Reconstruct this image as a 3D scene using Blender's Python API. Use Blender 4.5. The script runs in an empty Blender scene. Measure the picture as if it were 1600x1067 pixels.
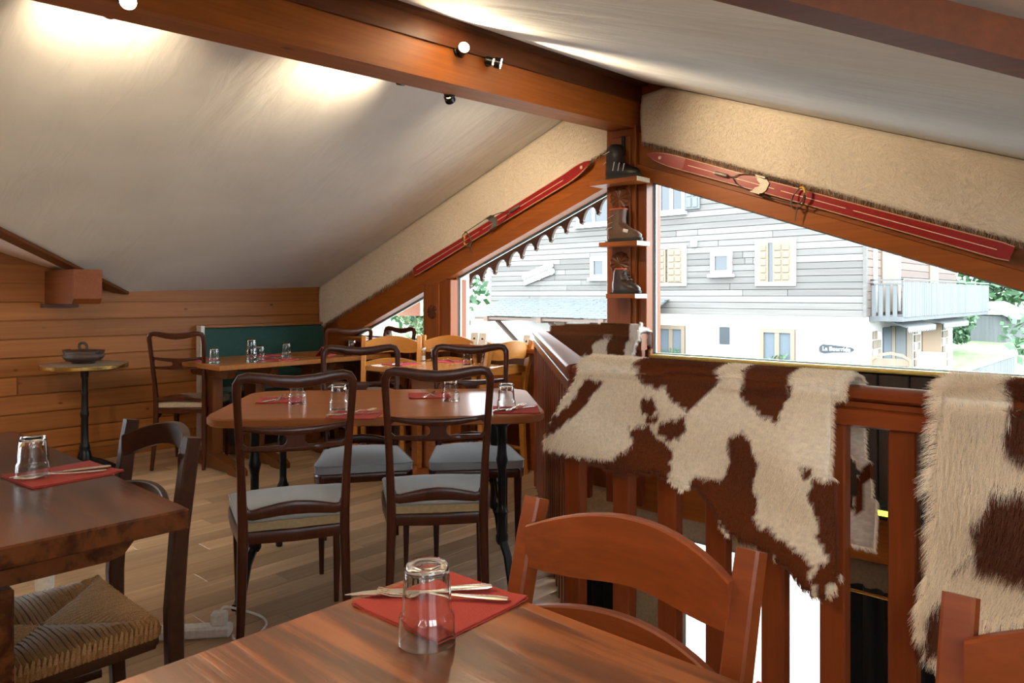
import bpy, math, random
from mathutils import Vector, Matrix

random.seed(7)
sc = bpy.context.scene
COL = sc.collection
R = math.radians
PI = math.pi

# ------------------------------------------------------------------ camera, sky, exposure
cam_d = bpy.data.cameras.new('camera')
cam = bpy.data.objects.new('camera', cam_d)
COL.objects.link(cam)
cam.location = (0, 0, 1.22)
cam.rotation_euler = (R(90), 0, R(42.85))
cam_d.sensor_width = 36.0
cam_d.lens = 36.0 * 1160 / 1600
cam_d.shift_y = -(533.5 - 462) / 1600
cam_d.clip_start = 0.02
cam_d.clip_end = 500
sc.camera = cam

world = bpy.data.worlds.new('overcast_sky')
sc.world = world
world.use_nodes = True
bg = world.node_tree.nodes['Background']
bg.inputs['Color'].default_value = (0.86, 0.95, 1.0, 1)
bg.inputs['Strength'].default_value = 13.5

sun_d = bpy.data.lights.new('sun', 'SUN')
sun_d.energy = 4.0
sun_d.angle = R(60)
sun_d.color = (1.0, 0.97, 0.92)
sun = bpy.data.objects.new('sun', sun_d)
COL.objects.link(sun)
sun.rotation_euler = (R(52), 0, R(20))

sc.view_settings.view_transform = 'Standard'
sc.view_settings.look = 'None'
sc.view_settings.exposure = 0.14
sc.view_settings.gamma = 1.0
sc.view_settings.use_curve_mapping = False
sc.cycles.adaptive_threshold = 0.02
sc.cycles.max_bounces = 7
sc.cycles.diffuse_bounces = 4
sc.cycles.glossy_bounces = 3
sc.cycles.transmission_bounces = 8

# ------------------------------------------------------------------ materials
MATS = {}


def newmat(name):
    m = bpy.data.materials.new(name)
    m.use_nodes = True
    nt = m.node_tree
    b = nt.nodes['Principled BSDF']
    MATS[name] = m
    return m, nt, b


def N(nt, typ, **kw):
    n = nt.nodes.new(typ)
    for k, v in kw.items():
        setattr(n, k, v)
    return n


def coords(nt, scale, rnd=True, src='Object'):
    tc = N(nt, 'ShaderNodeTexCoord')
    mp = N(nt, 'ShaderNodeMapping')
    mp.inputs['Scale'].default_value = scale
    nt.links.new(tc.outputs[src], mp.inputs['Vector'])
    if rnd:
        oi = N(nt, 'ShaderNodeObjectInfo')
        mul = N(nt, 'ShaderNodeMath', operation='MULTIPLY')
        mul.inputs[1].default_value = 37.0
        nt.links.new(oi.outputs['Random'], mul.inputs[0])
        nt.links.new(mul.outputs[0], mp.inputs['Location'])
    return mp


def ramp(nt, stops):
    r = N(nt, 'ShaderNodeValToRGB')
    el = r.color_ramp.elements
    while len(el) < len(stops):
        el.new(0.5)
    for e, (p, c) in zip(el, stops):
        e.position = p
        e.color = (c[0], c[1], c[2], 1)
    return r


def plain(name, col, rough=0.5, metal=0.0, var=0.12, scale=14.0, bump=0.0, spec=0.5, **kw):
    m, nt, b = newmat(name)
    mp = coords(nt, (scale,) * 3)
    nz = N(nt, 'ShaderNodeTexNoise')
    nz.inputs['Detail'].default_value = 4
    nt.links.new(mp.outputs[0], nz.inputs['Vector'])
    r = ramp(nt, [(0.3, [c * (1 - var) for c in col]), (0.7, [min(1, c * (1 + var)) for c in col])])
    nt.links.new(nz.outputs['Fac'], r.inputs[0])
    nt.links.new(r.outputs[0], b.inputs['Base Color'])
    b.inputs['Roughness'].default_value = rough
    b.inputs['Metallic'].default_value = metal
    b.inputs['Specular IOR Level'].default_value = spec
    for k, v in kw.items():
        b.inputs[k].default_value = v
    if bump:
        bp = N(nt, 'ShaderNodeBump')
        bp.inputs['Strength'].default_value = bump
        bp.inputs['Distance'].default_value = 0.01
        nt.links.new(nz.outputs['Fac'], bp.inputs['Height'])
        nt.links.new(bp.outputs[0], b.inputs['Normal'])
    return m


def wood(name, dark, light, axis='X', scale=1.0, rough=0.35, bump=0.15, knots=0.0, ringy=0.5, tint=0.25, coat=0.0, spec=0.5, rings=9.0):
    """wood grain running along one local axis; a whole-piece tone shift per object"""
    m, nt, b = newmat(name)
    s = {'X': (1.2, 14, 14), 'Y': (14, 1.2, 14), 'Z': (14, 14, 1.2)}[axis]
    mp = coords(nt, tuple(v * scale for v in s))
    n1 = N(nt, 'ShaderNodeTexNoise')
    n1.inputs['Scale'].default_value = 1.0
    n1.inputs['Detail'].default_value = 6
    n1.inputs['Roughness'].default_value = 0.6
    n1.inputs['Distortion'].default_value = 0.4
    nt.links.new(mp.outputs[0], n1.inputs['Vector'])
    mp2 = coords(nt, tuple(v * scale * (5 if v > 2 else 1.5) for v in s))
    n2 = N(nt, 'ShaderNodeTexNoise')
    n2.inputs['Scale'].default_value = 1.0
    n2.inputs['Detail'].default_value = 4
    nt.links.new(mp2.outputs[0], n2.inputs['Vector'])
    # growth-ring bands from the broad noise
    w = N(nt, 'ShaderNodeMath', operation='MULTIPLY')
    w.inputs[1].default_value = rings
    nt.links.new(n1.outputs['Fac'], w.inputs[0])
    sn = N(nt, 'ShaderNodeMath', operation='SINE')
    nt.links.new(w.outputs[0], sn.inputs[0])
    mr = N(nt, 'ShaderNodeMapRange')
    mr.inputs['From Min'].default_value = -1
    mr.inputs['From Max'].default_value = 1
    mr.inputs['To Min'].default_value = 0.5 - 0.5 * ringy
    mr.inputs['To Max'].default_value = 0.5 + 0.5 * ringy
    nt.links.new(sn.outputs[0], mr.inputs['Value'])
    mx = N(nt, 'ShaderNodeMath', operation='MULTIPLY_ADD')
    mx.inputs[1].default_value = 0.6
    nt.links.new(mr.outputs[0], mx.inputs[0])
    h = N(nt, 'ShaderNodeMath', operation='MULTIPLY')
    h.inputs[1].default_value = 0.45
    nt.links.new(n2.outputs['Fac'], h.inputs[0])
    nt.links.new(h.outputs[0], mx.inputs[2])
    r = ramp(nt, [(0.15, dark), (0.85, light)])
    nt.links.new(mx.outputs[0], r.inputs[0])
    out = r.outputs[0]
    # tone of the single piece
    oi = N(nt, 'ShaderNodeObjectInfo')
    hsv = N(nt, 'ShaderNodeHueSaturation')
    mv = N(nt, 'ShaderNodeMapRange')
    mv.inputs['To Min'].default_value = 1 - tint
    mv.inputs['To Max'].default_value = 1 + tint
    nt.links.new(oi.outputs['Random'], mv.inputs['Value'])
    nt.links.new(mv.outputs[0], hsv.inputs['Value'])
    nt.links.new(out, hsv.inputs['Color'])
    out = hsv.outputs[0]
    if knots:
        ks = {'X': (4.0, 7, 7), 'Y': (7, 4.0, 7), 'Z': (7, 7, 4.0)}[axis]
        mk = coords(nt, tuple(v * knots for v in ks))
        vo = N(nt, 'ShaderNodeTexVoronoi')
        vo.inputs['Scale'].default_value = 1.0
        nt.links.new(mk.outputs[0], vo.inputs['Vector'])
        rk = ramp(nt, [(0.03, (1, 1, 1)), (0.09, (0, 0, 0))])
        nt.links.new(vo.outputs['Distance'], rk.inputs[0])
        mk2 = N(nt, 'ShaderNodeMix', data_type='RGBA')
        mk2.inputs['B'].default_value = (dark[0] * 0.3, dark[1] * 0.25, dark[2] * 0.25, 1)
        nt.links.new(rk.outputs[0], mk2.inputs['Factor'])
        nt.links.new(out, mk2.inputs['A'])
        out = mk2.outputs['Result']
    nt.links.new(out, b.inputs['Base Color'])
    b.inputs['Roughness'].default_value = rough
    b.inputs['Specular IOR Level'].default_value = spec
    if coat:
        b.inputs['Coat Weight'].default_value = coat
        b.inputs['Coat Roughness'].default_value = 0.12
    bp = N(nt, 'ShaderNodeBump')
    bp.inputs['Strength'].default_value = bump
    bp.inputs['Distance'].default_value = 0.004
    nt.links.new(mx.outputs[0], bp.inputs['Height'])
    nt.links.new(bp.outputs[0], b.inputs['Normal'])
    return m


def thin_glass(name, tint=(1, 1, 1), refl=1.0):
    m = bpy.data.materials.new(name)
    m.use_nodes = True
    nt = m.node_tree
    nt.nodes.clear()
    o = N(nt, 'ShaderNodeOutputMaterial')
    t = N(nt, 'ShaderNodeBsdfTransparent')
    t.inputs['Color'].default_value = (*tint, 1)
    g = N(nt, 'ShaderNodeBsdfGlossy')
    g.inputs['Roughness'].default_value = 0.0
    lw = N(nt, 'ShaderNodeLayerWeight')
    lw.inputs['Blend'].default_value = 0.5
    pw = N(nt, 'ShaderNodeMath', operation='POWER')
    pw.inputs[1].default_value = 5.0
    nt.links.new(lw.outputs['Facing'], pw.inputs[0])
    mu = N(nt, 'ShaderNodeMath', operation='MULTIPLY_ADD')
    mu.inputs[1].default_value = 0.9 * refl
    mu.inputs[2].default_value = 0.04 * refl
    nt.links.new(pw.outputs[0], mu.inputs[0])
    mx = N(nt, 'ShaderNodeMixShader')
    nt.links.new(mu.outputs[0], mx.inputs[0])
    nt.links.new(t.outputs[0], mx.inputs[1])
    nt.links.new(g.outputs[0], mx.inputs[2])
    nt.links.new(mx.outputs[0], o.inputs[0])
    MATS[name] = m
    return m


def emitter(name, col, strength):
    m, nt, b = newmat(name)
    b.inputs['Base Color'].default_value = (*col, 1)
    b.inputs['Emission Color'].default_value = (*col, 1)
    b.inputs['Emission Strength'].default_value = strength
    return m


def hairmat(name, rough=0.35):
    m = bpy.data.materials.new(name)
    m.use_nodes = True
    nt = m.node_tree
    nt.nodes.clear()
    o = N(nt, 'ShaderNodeOutputMaterial')
    at = N(nt, 'ShaderNodeAttribute', attribute_name='fur_colour')
    d = N(nt, 'ShaderNodeBsdfDiffuse')
    t = N(nt, 'ShaderNodeBsdfTranslucent')
    g = N(nt, 'ShaderNodeBsdfHair')
    g.component = 'Reflection'
    g.inputs['RoughnessU'].default_value = rough
    g.inputs['RoughnessV'].default_value = 0.6
    m1 = N(nt, 'ShaderNodeMixShader')
    m1.inputs[0].default_value = 0.3
    m2 = N(nt, 'ShaderNodeMixShader')
    m2.inputs[0].default_value = 0.04
    for s in (d, t):
        nt.links.new(at.outputs['Color'], s.inputs['Color'])
    g.inputs['Color'].default_value = (0.8, 0.75, 0.7, 1)
    nt.links.new(d.outputs[0], m1.inputs[1])
    nt.links.new(t.outputs[0], m1.inputs[2])
    nt.links.new(m1.outputs[0], m2.inputs[1])
    nt.links.new(g.outputs[0], m2.inputs[2])
    nt.links.new(m2.outputs[0], o.inputs[0])
    MATS[name] = m
    return m


def attrmat(name, rough=0.9):
    m, nt, b = newmat(name)
    at = N(nt, 'ShaderNodeAttribute', attribute_name='fur_colour')
    nz = N(nt, 'ShaderNodeTexNoise')
    nz.inputs['Scale'].default_value = 60
    mx = N(nt, 'ShaderNodeMix', data_type='RGBA', blend_type='MULTIPLY')
    mx.inputs['Factor'].default_value = 0.5
    nt.links.new(at.outputs['Color'], mx.inputs['A'])
    nt.links.new(nz.outputs['Fac'], mx.inputs['B'])
    nt.links.new(mx.outputs['Result'], b.inputs['Base Color'])
    b.inputs['Roughness'].default_value = rough
    b.inputs['Specular IOR Level'].default_value = 0.1
    return m


def fabric(name, col, rough=0.85, weave=900.0, bump=0.15, sheen=0.0, blotch=0.08, wrinkle=0.0):
    m, nt, b = newmat(name)
    mp = coords(nt, (1, 1, 1), rnd=False)
    nz = N(nt, 'ShaderNodeTexNoise')
    nz.inputs['Scale'].default_value = 2.2
    nz.inputs['Detail'].default_value = 5
    nt.links.new(mp.outputs[0], nz.inputs['Vector'])
    r = ramp(nt, [(0.3, [c * (1 - blotch) for c in col]), (0.7, [min(1, c * (1 + blotch)) for c in col])])
    nt.links.new(nz.outputs['Fac'], r.inputs[0])
    nt.links.new(r.outputs[0], b.inputs['Base Color'])
    n2 = N(nt, 'ShaderNodeTexNoise')
    n2.inputs['Scale'].default_value = weave
    nt.links.new(mp.outputs[0], n2.inputs['Vector'])
    bp = N(nt, 'ShaderNodeBump')
    bp.inputs['Strength'].default_value = bump
    bp.inputs['Distance'].default_value = 0.002
    nt.links.new(n2.outputs['Fac'], bp.inputs['Height'])
    if wrinkle:
        mw = coords(nt, (0.9, 5.0, 2.0), rnd=False)
        nw = N(nt, 'ShaderNodeTexNoise')
        nw.inputs['Scale'].default_value = 1.6
        nw.inputs['Detail'].default_value = 5
        nw.inputs['Distortion'].default_value = 0.6
        nt.links.new(mw.outputs[0], nw.inputs['Vector'])
        bw = N(nt, 'ShaderNodeBump')
        bw.inputs['Strength'].default_value = wrinkle
        bw.inputs['Distance'].default_value = 0.03
        nt.links.new(nw.outputs['Fac'], bw.inputs['Height'])
        nt.links.new(bw.outputs[0], bp.inputs['Normal'])
    nt.links.new(bp.outputs[0], b.inputs['Normal'])
    b.inputs['Roughness'].default_value = rough
    b.inputs['Specular IOR Level'].default_value = 0.25
    b.inputs['Sheen Weight'].default_value = sheen
    return m


fabric('ceiling_cloth', (0.70, 0.70, 0.69), weave=500, bump=0.25, blotch=0.06, wrinkle=0.35)
fabric('ceiling_plaster', (0.70, 0.58, 0.50))
wood('beam_orange', (0.22, 0.055, 0.008), (0.52, 0.165, 0.025), 'Y', 1.0, 0.42, knots=0.6, tint=0.05, spec=0.3)
wood('beam_brown', (0.06, 0.018, 0.006), (0.18, 0.052, 0.014), 'Y', 1.0, 0.4, tint=0.05, spec=0.3)
wood('beam_valley', (0.12, 0.032, 0.008), (0.28, 0.075, 0.016), 'X', 1.0, 0.45, tint=0.05, spec=0.3)
wood('rake_wood', (0.20, 0.048, 0.007), (0.44, 0.13, 0.018), 'X', 1.0, 0.38, tint=0.12, spec=0.3)
wood('post_wood', (0.15, 0.036, 0.006), (0.34, 0.09, 0.014), 'Z', 1.0, 0.4, tint=0.08, spec=0.3)
wood('pine', (0.25, 0.075, 0.016), (0.50, 0.21, 0.055), 'Y', 0.7, 0.45, knots=1.0, tint=0.24, spec=0.3)
wood('floor_oak', (0.36, 0.225, 0.125), (0.66, 0.48, 0.31), 'Y', 0.8, 0.32, bump=0.06, tint=0.28, ringy=0.8, spec=0.4)
wood('chair_mahogany', (0.028, 0.007, 0.003), (0.11, 0.026, 0.009), 'Z', 1.6, 0.30, bump=0.05, tint=0.1, coat=0.06, spec=0.25)
wood('chair_cherry', (0.14, 0.026, 0.005), (0.29, 0.062, 0.011), 'X', 1.3, 0.36, bump=0.06, tint=0.08, coat=0.06, spec=0.3)
wood('chair_walnut', (0.022, 0.007, 0.003), (0.07, 0.022, 0.009), 'X', 1.3, 0.36, bump=0.06, tint=0.08, coat=0.05, spec=0.3)
wood('chair_honey', (0.42, 0.16, 0.03), (0.66, 0.30, 0.07), 'X', 1.3, 0.33, bump=0.05, tint=0.08, coat=0.1, spec=0.35)
wood('oak_table', (0.060, 0.013, 0.003), (0.30, 0.085, 0.018), 'X', 0.42, 0.28, bump=0.18, ringy=0.85, tint=0.04, coat=0.1, spec=0.4, rings=34.0)
wood('oak_table_dark', (0.024, 0.006, 0.002), (0.12, 0.034, 0.010), 'X', 0.45, 0.26, bump=0.15, ringy=0.9, tint=0.04, coat=0.1, spec=0.35, rings=26.0)
wood('table_cherry', (0.25, 0.070, 0.016), (0.46, 0.16, 0.045), 'X', 0.9, 0.34, bump=0.06, tint=0.04, coat=0.12, spec=0.35)
wood('table_honey', (0.20, 0.065, 0.012), (0.46, 0.18, 0.038), 'Y', 0.8, 0.33, bump=0.08, tint=0.05, coat=0.1, spec=0.35)
wood('table_light', (0.40, 0.16, 0.04), (0.62, 0.30, 0.09), 'X', 0.8, 0.25, bump=0.05, tint=0.05, coat=0.3)
wood('trestle_dark', (0.07, 0.020, 0.005), (0.19, 0.060, 0.014), 'Z', 0.9, 0.35, bump=0.08, tint=0.05, coat=0.08, spec=0.35)
wood('rail_wood', (0.15, 0.026, 0.005), (0.28, 0.060, 0.012), 'X', 1.2, 0.34, bump=0.05, tint=0.06, coat=0.08, spec=0.3)
wood('baluster_wood', (0.13, 0.022, 0.005), (0.24, 0.050, 0.010), 'Z', 1.4, 0.34, bump=0.05, tint=0.12, coat=0.06, spec=0.3)
wood('siding_grey', (0.056, 0.053, 0.050), (0.126, 0.120, 0.113), 'X', 0.25, 0.8, tint=0.25)
wood('siding_brown', (0.06, 0.040, 0.033), (0.12, 0.08, 0.066), 'Y', 0.25, 0.8, tint=0.2)
wood('shutter_wood', (0.085, 0.063, 0.042), (0.16, 0.125, 0.09), 'Z', 0.4, 0.7, tint=0.1)
wood('grey_board', (0.050, 0.055, 0.058), (0.098, 0.108, 0.114), 'Z', 0.3, 0.8, tint=0.15)
wood('dark_board', (0.020, 0.014, 0.012), (0.05, 0.035, 0.028), 'Z', 1.0, 0.5, tint=0.15)
wood('barge_wood', (0.045, 0.026, 0.018), (0.10, 0.06, 0.045), 'X', 1.0, 0.6, tint=0.05)
plain('soffit', (0.70, 0.55, 0.49), 0.8)
plain('white_plaster', (0.36, 0.35, 0.335), 0.9, bump=0.2)
plain('room_plaster', (0.80, 0.78, 0.74), 0.9, bump=0.1)
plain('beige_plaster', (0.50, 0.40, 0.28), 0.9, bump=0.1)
plain('window_white', (0.34, 0.345, 0.34), 0.5)
plain('slate', (0.062, 0.072, 0.076), 0.7, var=0.3, scale=5)
plain('exterior_pane', (0.018, 0.024, 0.03), 0.08)
plain('curtain_blue', (0.05, 0.065, 0.08), 0.8)
plain('tan_shade', (0.14, 0.09, 0.052), 0.8)
plain('awning_white', (0.13, 0.145, 0.15), 0.7)
plain('gasket', (0.03, 0.03, 0.03), 0.5)
plain('spacer', (0.45, 0.62, 0.66), 0.3)
plain('sill_yellow', (0.62, 0.46, 0.13), 0.3)
plain('black_iron', (0.012, 0.013, 0.014), 0.4, metal=0.6)
plain('cast_iron', (0.02, 0.018, 0.016), 0.45, metal=0.4, bump=0.1)
plain('dark_fabric', (0.012, 0.012, 0.013), 0.9)
plain('brass', (0.72, 0.50, 0.16), 0.22, metal=1.0, var=0.05)
plain('steel', (0.72, 0.70, 0.68), 0.2, metal=1.0, var=0.05)
plain('steel_warm', (0.80, 0.72, 0.62), 0.22, metal=1.0, var=0.05)
plain('old_steel', (0.30, 0.27, 0.23), 0.5, metal=0.9, var=0.3, scale=60)
plain('stone_top', (0.26, 0.22, 0.18), 0.35, var=0.2, scale=30)
plain('clay', (0.055, 0.03, 0.022), 0.5, var=0.35, scale=30, bump=0.3)
plain('napkin_red', (0.36, 0.030, 0.018), 0.85, var=0.06, scale=60, bump=0.15)
plain('napkin_pink', (0.48, 0.04, 0.065), 0.85, var=0.06, scale=60, bump=0.15)
plain('ski_red', (0.30, 0.008, 0.007), 0.30, var=0.1, scale=8)
plain('ski_edge', (0.62, 0.36, 0.22), 0.4)
plain('cream_line', (0.85, 0.70, 0.50), 0.4)
plain('boot_black', (0.012, 0.011, 0.011), 0.28, var=0.3, scale=40, bump=0.1)
plain('boot_brown', (0.11, 0.055, 0.032), 0.5, var=0.3, scale=40, bump=0.15)
plain('boot_dark', (0.035, 0.02, 0.015), 0.35, var=0.3, scale=40, bump=0.12)
plain('boot_lining', (0.50, 0.10, 0.05), 0.7)
plain('rubber', (0.012, 0.011, 0.010), 0.6)
plain('leather', (0.10, 0.06, 0.035), 0.5)
plain('yellow_plastic', (0.70, 0.38, 0.03), 0.4)
plain('lit_end_grain', (0.72, 0.60, 0.45), 0.6)
plain('trim_white', (0.7, 0.69, 0.67), 0.5)
plain('white_plastic', (0.75, 0.74, 0.72), 0.4)
plain('cream_paint', (0.60, 0.42, 0.20), 0.45)
plain('black_spot', (0.012, 0.012, 0.012), 0.3, metal=0.3)
plain('green_velvet', (0.005, 0.055, 0.046), 0.75, var=0.15, **{'Sheen Weight': 0.25})
fabric('cushion_velvet', (0.31, 0.325, 0.33), 0.75, sheen=0.5, blotch=0.2)
plain('cushion_side', (0.34, 0.24, 0.12), 0.8)
plain('cushion_beige', (0.42, 0.34, 0.25), 0.8)
plain('rush', (0.34, 0.17, 0.055), 0.65, var=0.45, scale=70)
plain('salt', (0.8, 0.8, 0.78), 0.5)
plain('pepper', (0.05, 0.04, 0.035), 0.5)
plain('paper_white', (0.82, 0.82, 0.80), 0.7)
plain('ink', (0.03, 0.03, 0.035), 0.6)
plain('grass', (0.075, 0.11, 0.046), 0.9, var=0.25, scale=0.6)
plain('gravel', (0.22, 0.215, 0.20), 0.9, scale=0.8)
plain('leaf_green', (0.03, 0.08, 0.034), 0.6, var=0.3, scale=2)
plain('leaf_pale', (0.08, 0.115, 0.05), 0.6, var=0.3, scale=2)
plain('bark', (0.16, 0.11, 0.08), 0.9)
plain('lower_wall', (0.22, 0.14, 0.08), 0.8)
plain('dark_recess', (0.03, 0.025, 0.02), 0.7)
thin_glass('window_glass', (0.99, 1.0, 1.0), 0.035)
thin_glass('tumbler_glass', (0.93, 0.94, 0.95), 1.6)
emitter('lamp_lens', (1.0, 0.82, 0.55), 18.0)
emitter('lamp_glow', (1.0, 0.72, 0.35), 6.0)
emitter('led_green', (0.75, 1.0, 0.1), 2.0)
emitter('led_blue', (0.25, 0.75, 1.0), 1.0)
m, nt, b = newmat('crystal')
b.inputs['Base Color'].default_value = (0.97, 0.98, 0.98, 1)
b.inputs['Transmission Weight'].default_value = 1.0
b.inputs['Roughness'].default_value = 0.0
b.inputs['IOR'].default_value = 1.48
hairmat('fur_strands')
attrmat('hide_skin')


# ------------------------------------------------------------------ mesh helpers
def smooth_path(path, n=5, closed=False):
    """a smooth curve through the given points"""
    P = [Vector(p) for p in path]
    m_ = len(P)
    out = []
    for i in range(m_ if closed else m_ - 1):
        a, b, c, d = (P[(i - 1) % m_], P[i], P[(i + 1) % m_], P[(i + 2) % m_]) if closed else (P[max(i - 1, 0)], P[i], P[i + 1], P[min(i + 2, m_ - 1)])
        for k in range(n):
            t = k / n
            out.append(.5 * ((2 * b) + (c - a) * t + (2 * a - 5 * b + 4 * c - d) * t * t + (3 * b - a - 3 * c + d) * t ** 3))
    if not closed:
        out.append(P[-1])
    return [tuple(p) for p in out]


class MB:
    def __init__(self):
        self.v = []
        self.f = []

    def add(self, vs, fs):
        o = len(self.v)
        self.v += [tuple(p) for p in vs]
        self.f += [tuple(i + o for i in f) for f in fs]
        return self

    def box(self, x0, x1, y0, y1, z0, z1, bev=0.0):
        if bev <= 0:
            vs = [(x, y, z) for z in (z0, z1) for y in (y0, y1) for x in (x0, x1)]
            return self.add(vs, [(0, 2, 3, 1), (4, 5, 7, 6), (0, 1, 5, 4), (2, 6, 7, 3), (0, 4, 6, 2), (1, 3, 7, 5)])
        b = min(bev, (x1 - x0) * 0.49, (y1 - y0) * 0.49, (z1 - z0) * 0.49)
        vs, idx = [], {}
        for i, (x, sx) in enumerate(((x0, 1), (x1, -1))):
            for j, (y, sy) in enumerate(((y0, 1), (y1, -1))):
                for k, (z, sz) in enumerate(((z0, 1), (z1, -1))):
                    idx[i, j, k, 0] = len(vs); vs.append((x, y + sy * b, z + sz * b))
                    idx[i, j, k, 1] = len(vs); vs.append((x + sx * b, y, z + sz * b))
                    idx[i, j, k, 2] = len(vs); vs.append((x + sx * b, y + sy * b, z))
        fs = []
        q = [(0, 0), (1, 0), (1, 1), (0, 1)]
        for i in (0, 1):
            f = [idx[i, a, c, 0] for a, c in q]; fs.append(f if i else f[::-1])
            f = [idx[a, i, c, 1] for a, c in q]; fs.append(f[::-1] if i else f)
            f = [idx[a, c, i, 2] for a, c in q]; fs.append(f if i else f[::-1])
        for i in (0, 1):
            for j in (0, 1):
                f = [idx[i, j, 0, 0], idx[i, j, 1, 0], idx[i, j, 1, 1], idx[i, j, 0, 1]]; fs.append(f if i == j else f[::-1])
                f = [idx[i, 0, j, 0], idx[i, 0, j, 2], idx[i, 1, j, 2], idx[i, 1, j, 0]]; fs.append(f if i == j else f[::-1])
                f = [idx[0, i, j, 1], idx[1, i, j, 1], idx[1, i, j, 2], idx[0, i, j, 2]]; fs.append(f if i == j else f[::-1])
        for i in (0, 1):
            for j in (0, 1):
                for k in (0, 1):
                    f = [idx[i, j, k, 0], idx[i, j, k, 1], idx[i, j, k, 2]]
                    fs.append(f)
        return self.add(vs, fs)

    def prism(self, poly, axis, a, b):
        """extrude a 2-D polygon along an axis: axis 'Y' takes (x, z), 'X' takes (y, z), 'Z' takes (x, y)"""
        def p3(p, t):
            return {'Y': (p[0], t, p[1]), 'X': (t, p[0], p[1]), 'Z': (p[0], p[1], t)}[axis]
        n = len(poly)
        vs = [p3(p, a) for p in poly] + [p3(p, b) for p in poly]
        fs = [tuple(range(n)), tuple(range(2 * n - 1, n - 1, -1))]
        fs += [(i, (i + 1) % n, n + (i + 1) % n, n + i) for i in range(n)]
        return self.add(vs, fs)

    def ring(self, outer, inner, axis, a, b):
        def p3(p, t):
            return {'Y': (p[0], t, p[1]), 'X': (t, p[0], p[1]), 'Z': (p[0], p[1], t)}[axis]
        n = len(outer)
        vs = [p3(p, t) for t in (a, b) for p in outer] + [p3(p, t) for t in (a, b) for p in inner]
        fs = []
        for i in range(n):
            j = (i + 1) % n
            fs += [(i, j, n + j, n + i), (2 * n + i, 3 * n + i, 3 * n + j, 2 * n + j), (i, 2 * n + i, 2 * n + j, j), (n + i, n + j, 3 * n + j, 3 * n + i)]
        return self.add(vs, fs)

    def loft(self, rings, caps=True, closed=False):
        n = len(rings[0])
        vs = [p for r in rings for p in r]
        fs = []
        m = len(rings)
        for k in range(m if closed else m - 1):
            k2 = (k + 1) % m
            for i in range(n):
                j = (i + 1) % n
                fs.append((k * n + i, k * n + j, k2 * n + j, k2 * n + i))
        if caps and not closed:
            fs.append(tuple(range(n - 1, -1, -1)))
            fs.append(tuple((m - 1) * n + i for i in range(n)))
        return self.add(vs, fs)

    def sweep(self, path, w, h, hint=(0, 1, 0), seg=8, power=4.0, closed=False, caps=True):
        """sweep a rounded-rectangle section; w is the size along the hint, h across it; both may be lists"""
        P = [Vector(p) for p in path]
        n = len(P)
        W = w if isinstance(w, (list, tuple)) else [w] * n
        Hh = h if isinstance(h, (list, tuple)) else [h] * n
        rings = []
        hv = Vector(hint)
        for i, p in enumerate(P):
            if closed:
                t = P[(i + 1) % n] - P[i - 1]
            else:
                t = P[min(i + 1, n - 1)] - P[max(i - 1, 0)]
            t.normalize()
            bb = hv - t * hv.dot(t)
            if bb.length < 1e-4:
                bb = Vector((1, 0, 0)) - t * t.x
            bb.normalize()
            a = t.cross(bb)
            ring = []
            for k in range(seg):
                th = 2 * PI * (k + 0.5) / seg
                c, s = math.cos(th), math.sin(th)
                e = 2.0 / power
                x = math.copysign(abs(c) ** e, c)
                y = math.copysign(abs(s) ** e, s)
                ring.append(p + bb * (x * W[i] / 2) + a * (y * Hh[i] / 2))
            rings.append(ring)
        return self.loft(rings, caps, closed)

    def tube(self, path, r, seg=8, closed=False, caps=True):
        rr = [2 * x for x in r] if isinstance(r, (list, tuple)) else 2 * r
        return self.sweep(path, rr, rr, hint=(0.13, 0.31, 0.94), seg=seg, power=2.0, closed=closed, caps=caps)

    def lathe(self, prof, seg=20, c=(0, 0, 0), axis='Z', closed=False):
        rings = []
        for r, t in prof:
            ring = []
            for k in range(seg):
                a = 2 * PI * k / seg
                x, y = r * math.cos(a), r * math.sin(a)
                if axis == 'Z':
                    ring.append((c[0] + x, c[1] + y, c[2] + t))
                elif axis == 'Y':
                    ring.append((c[0] + x, c[1] + t, c[2] + y))
                else:
                    ring.append((c[0] + t, c[1] + x, c[2] + y))
            rings.append(ring)
        return self.loft(rings, caps=not closed, closed=closed)

    def build(self, name, mat, parent=None, smooth=38, loc=None, rotz=None):
        me = bpy.data.meshes.new(name)
        me.from_pydata(self.v, [], self.f)
        me.validate()
        import bmesh
        bm = bmesh.new()
        bm.from_mesh(me)
        bmesh.ops.recalc_face_normals(bm, faces=bm.faces)
        bm.to_mesh(me)
        bm.free()
        if smooth:
            for p in me.polygons:
                p.use_smooth = True
            me.set_sharp_from_angle(angle=R(smooth))
        me.materials.append(MATS[mat])
        o = bpy.data.objects.new(name, me)
        COL.objects.link(o)
        if parent:
            o.parent = parent
        if loc:
            o.location = loc
        if rotz is not None:
            o.rotation_euler = (0, 0, rotz)
        return o


def tag(o, label=None, cat=None, group=None, kind=None):
    for k, v in (('label', label), ('category', cat), ('group', group), ('kind', kind)):
        if v:
            o[k] = v
    return o


def thing(name, label, cat, loc=(0, 0, 0), rotz=0.0, group=None):
    o = bpy.data.objects.new(name, None)
    o.empty_display_size = 0.1
    COL.objects.link(o)
    o.location = loc
    o.rotation_euler = (0, 0, rotz)
    return tag(o, label, cat, group)


KIDS = {}


def dup(root, loc, rotz, label=None, group=None, rot=None):
    r = root.copy()
    COL.objects.link(r)
    r.location = loc
    r.rotation_euler = rot if rot else (0, 0, rotz)
    if label:
        r['label'] = label
    if group:
        r['group'] = group
    for ch in list(root.children):
        c = ch.copy()
        COL.objects.link(c)
        c.parent = r
        for g in list(ch.children):
            d = g.copy()
            COL.objects.link(d)
            d.parent = c
    return r


def struct(o):
    o['kind'] = 'structure'
    return o


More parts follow.
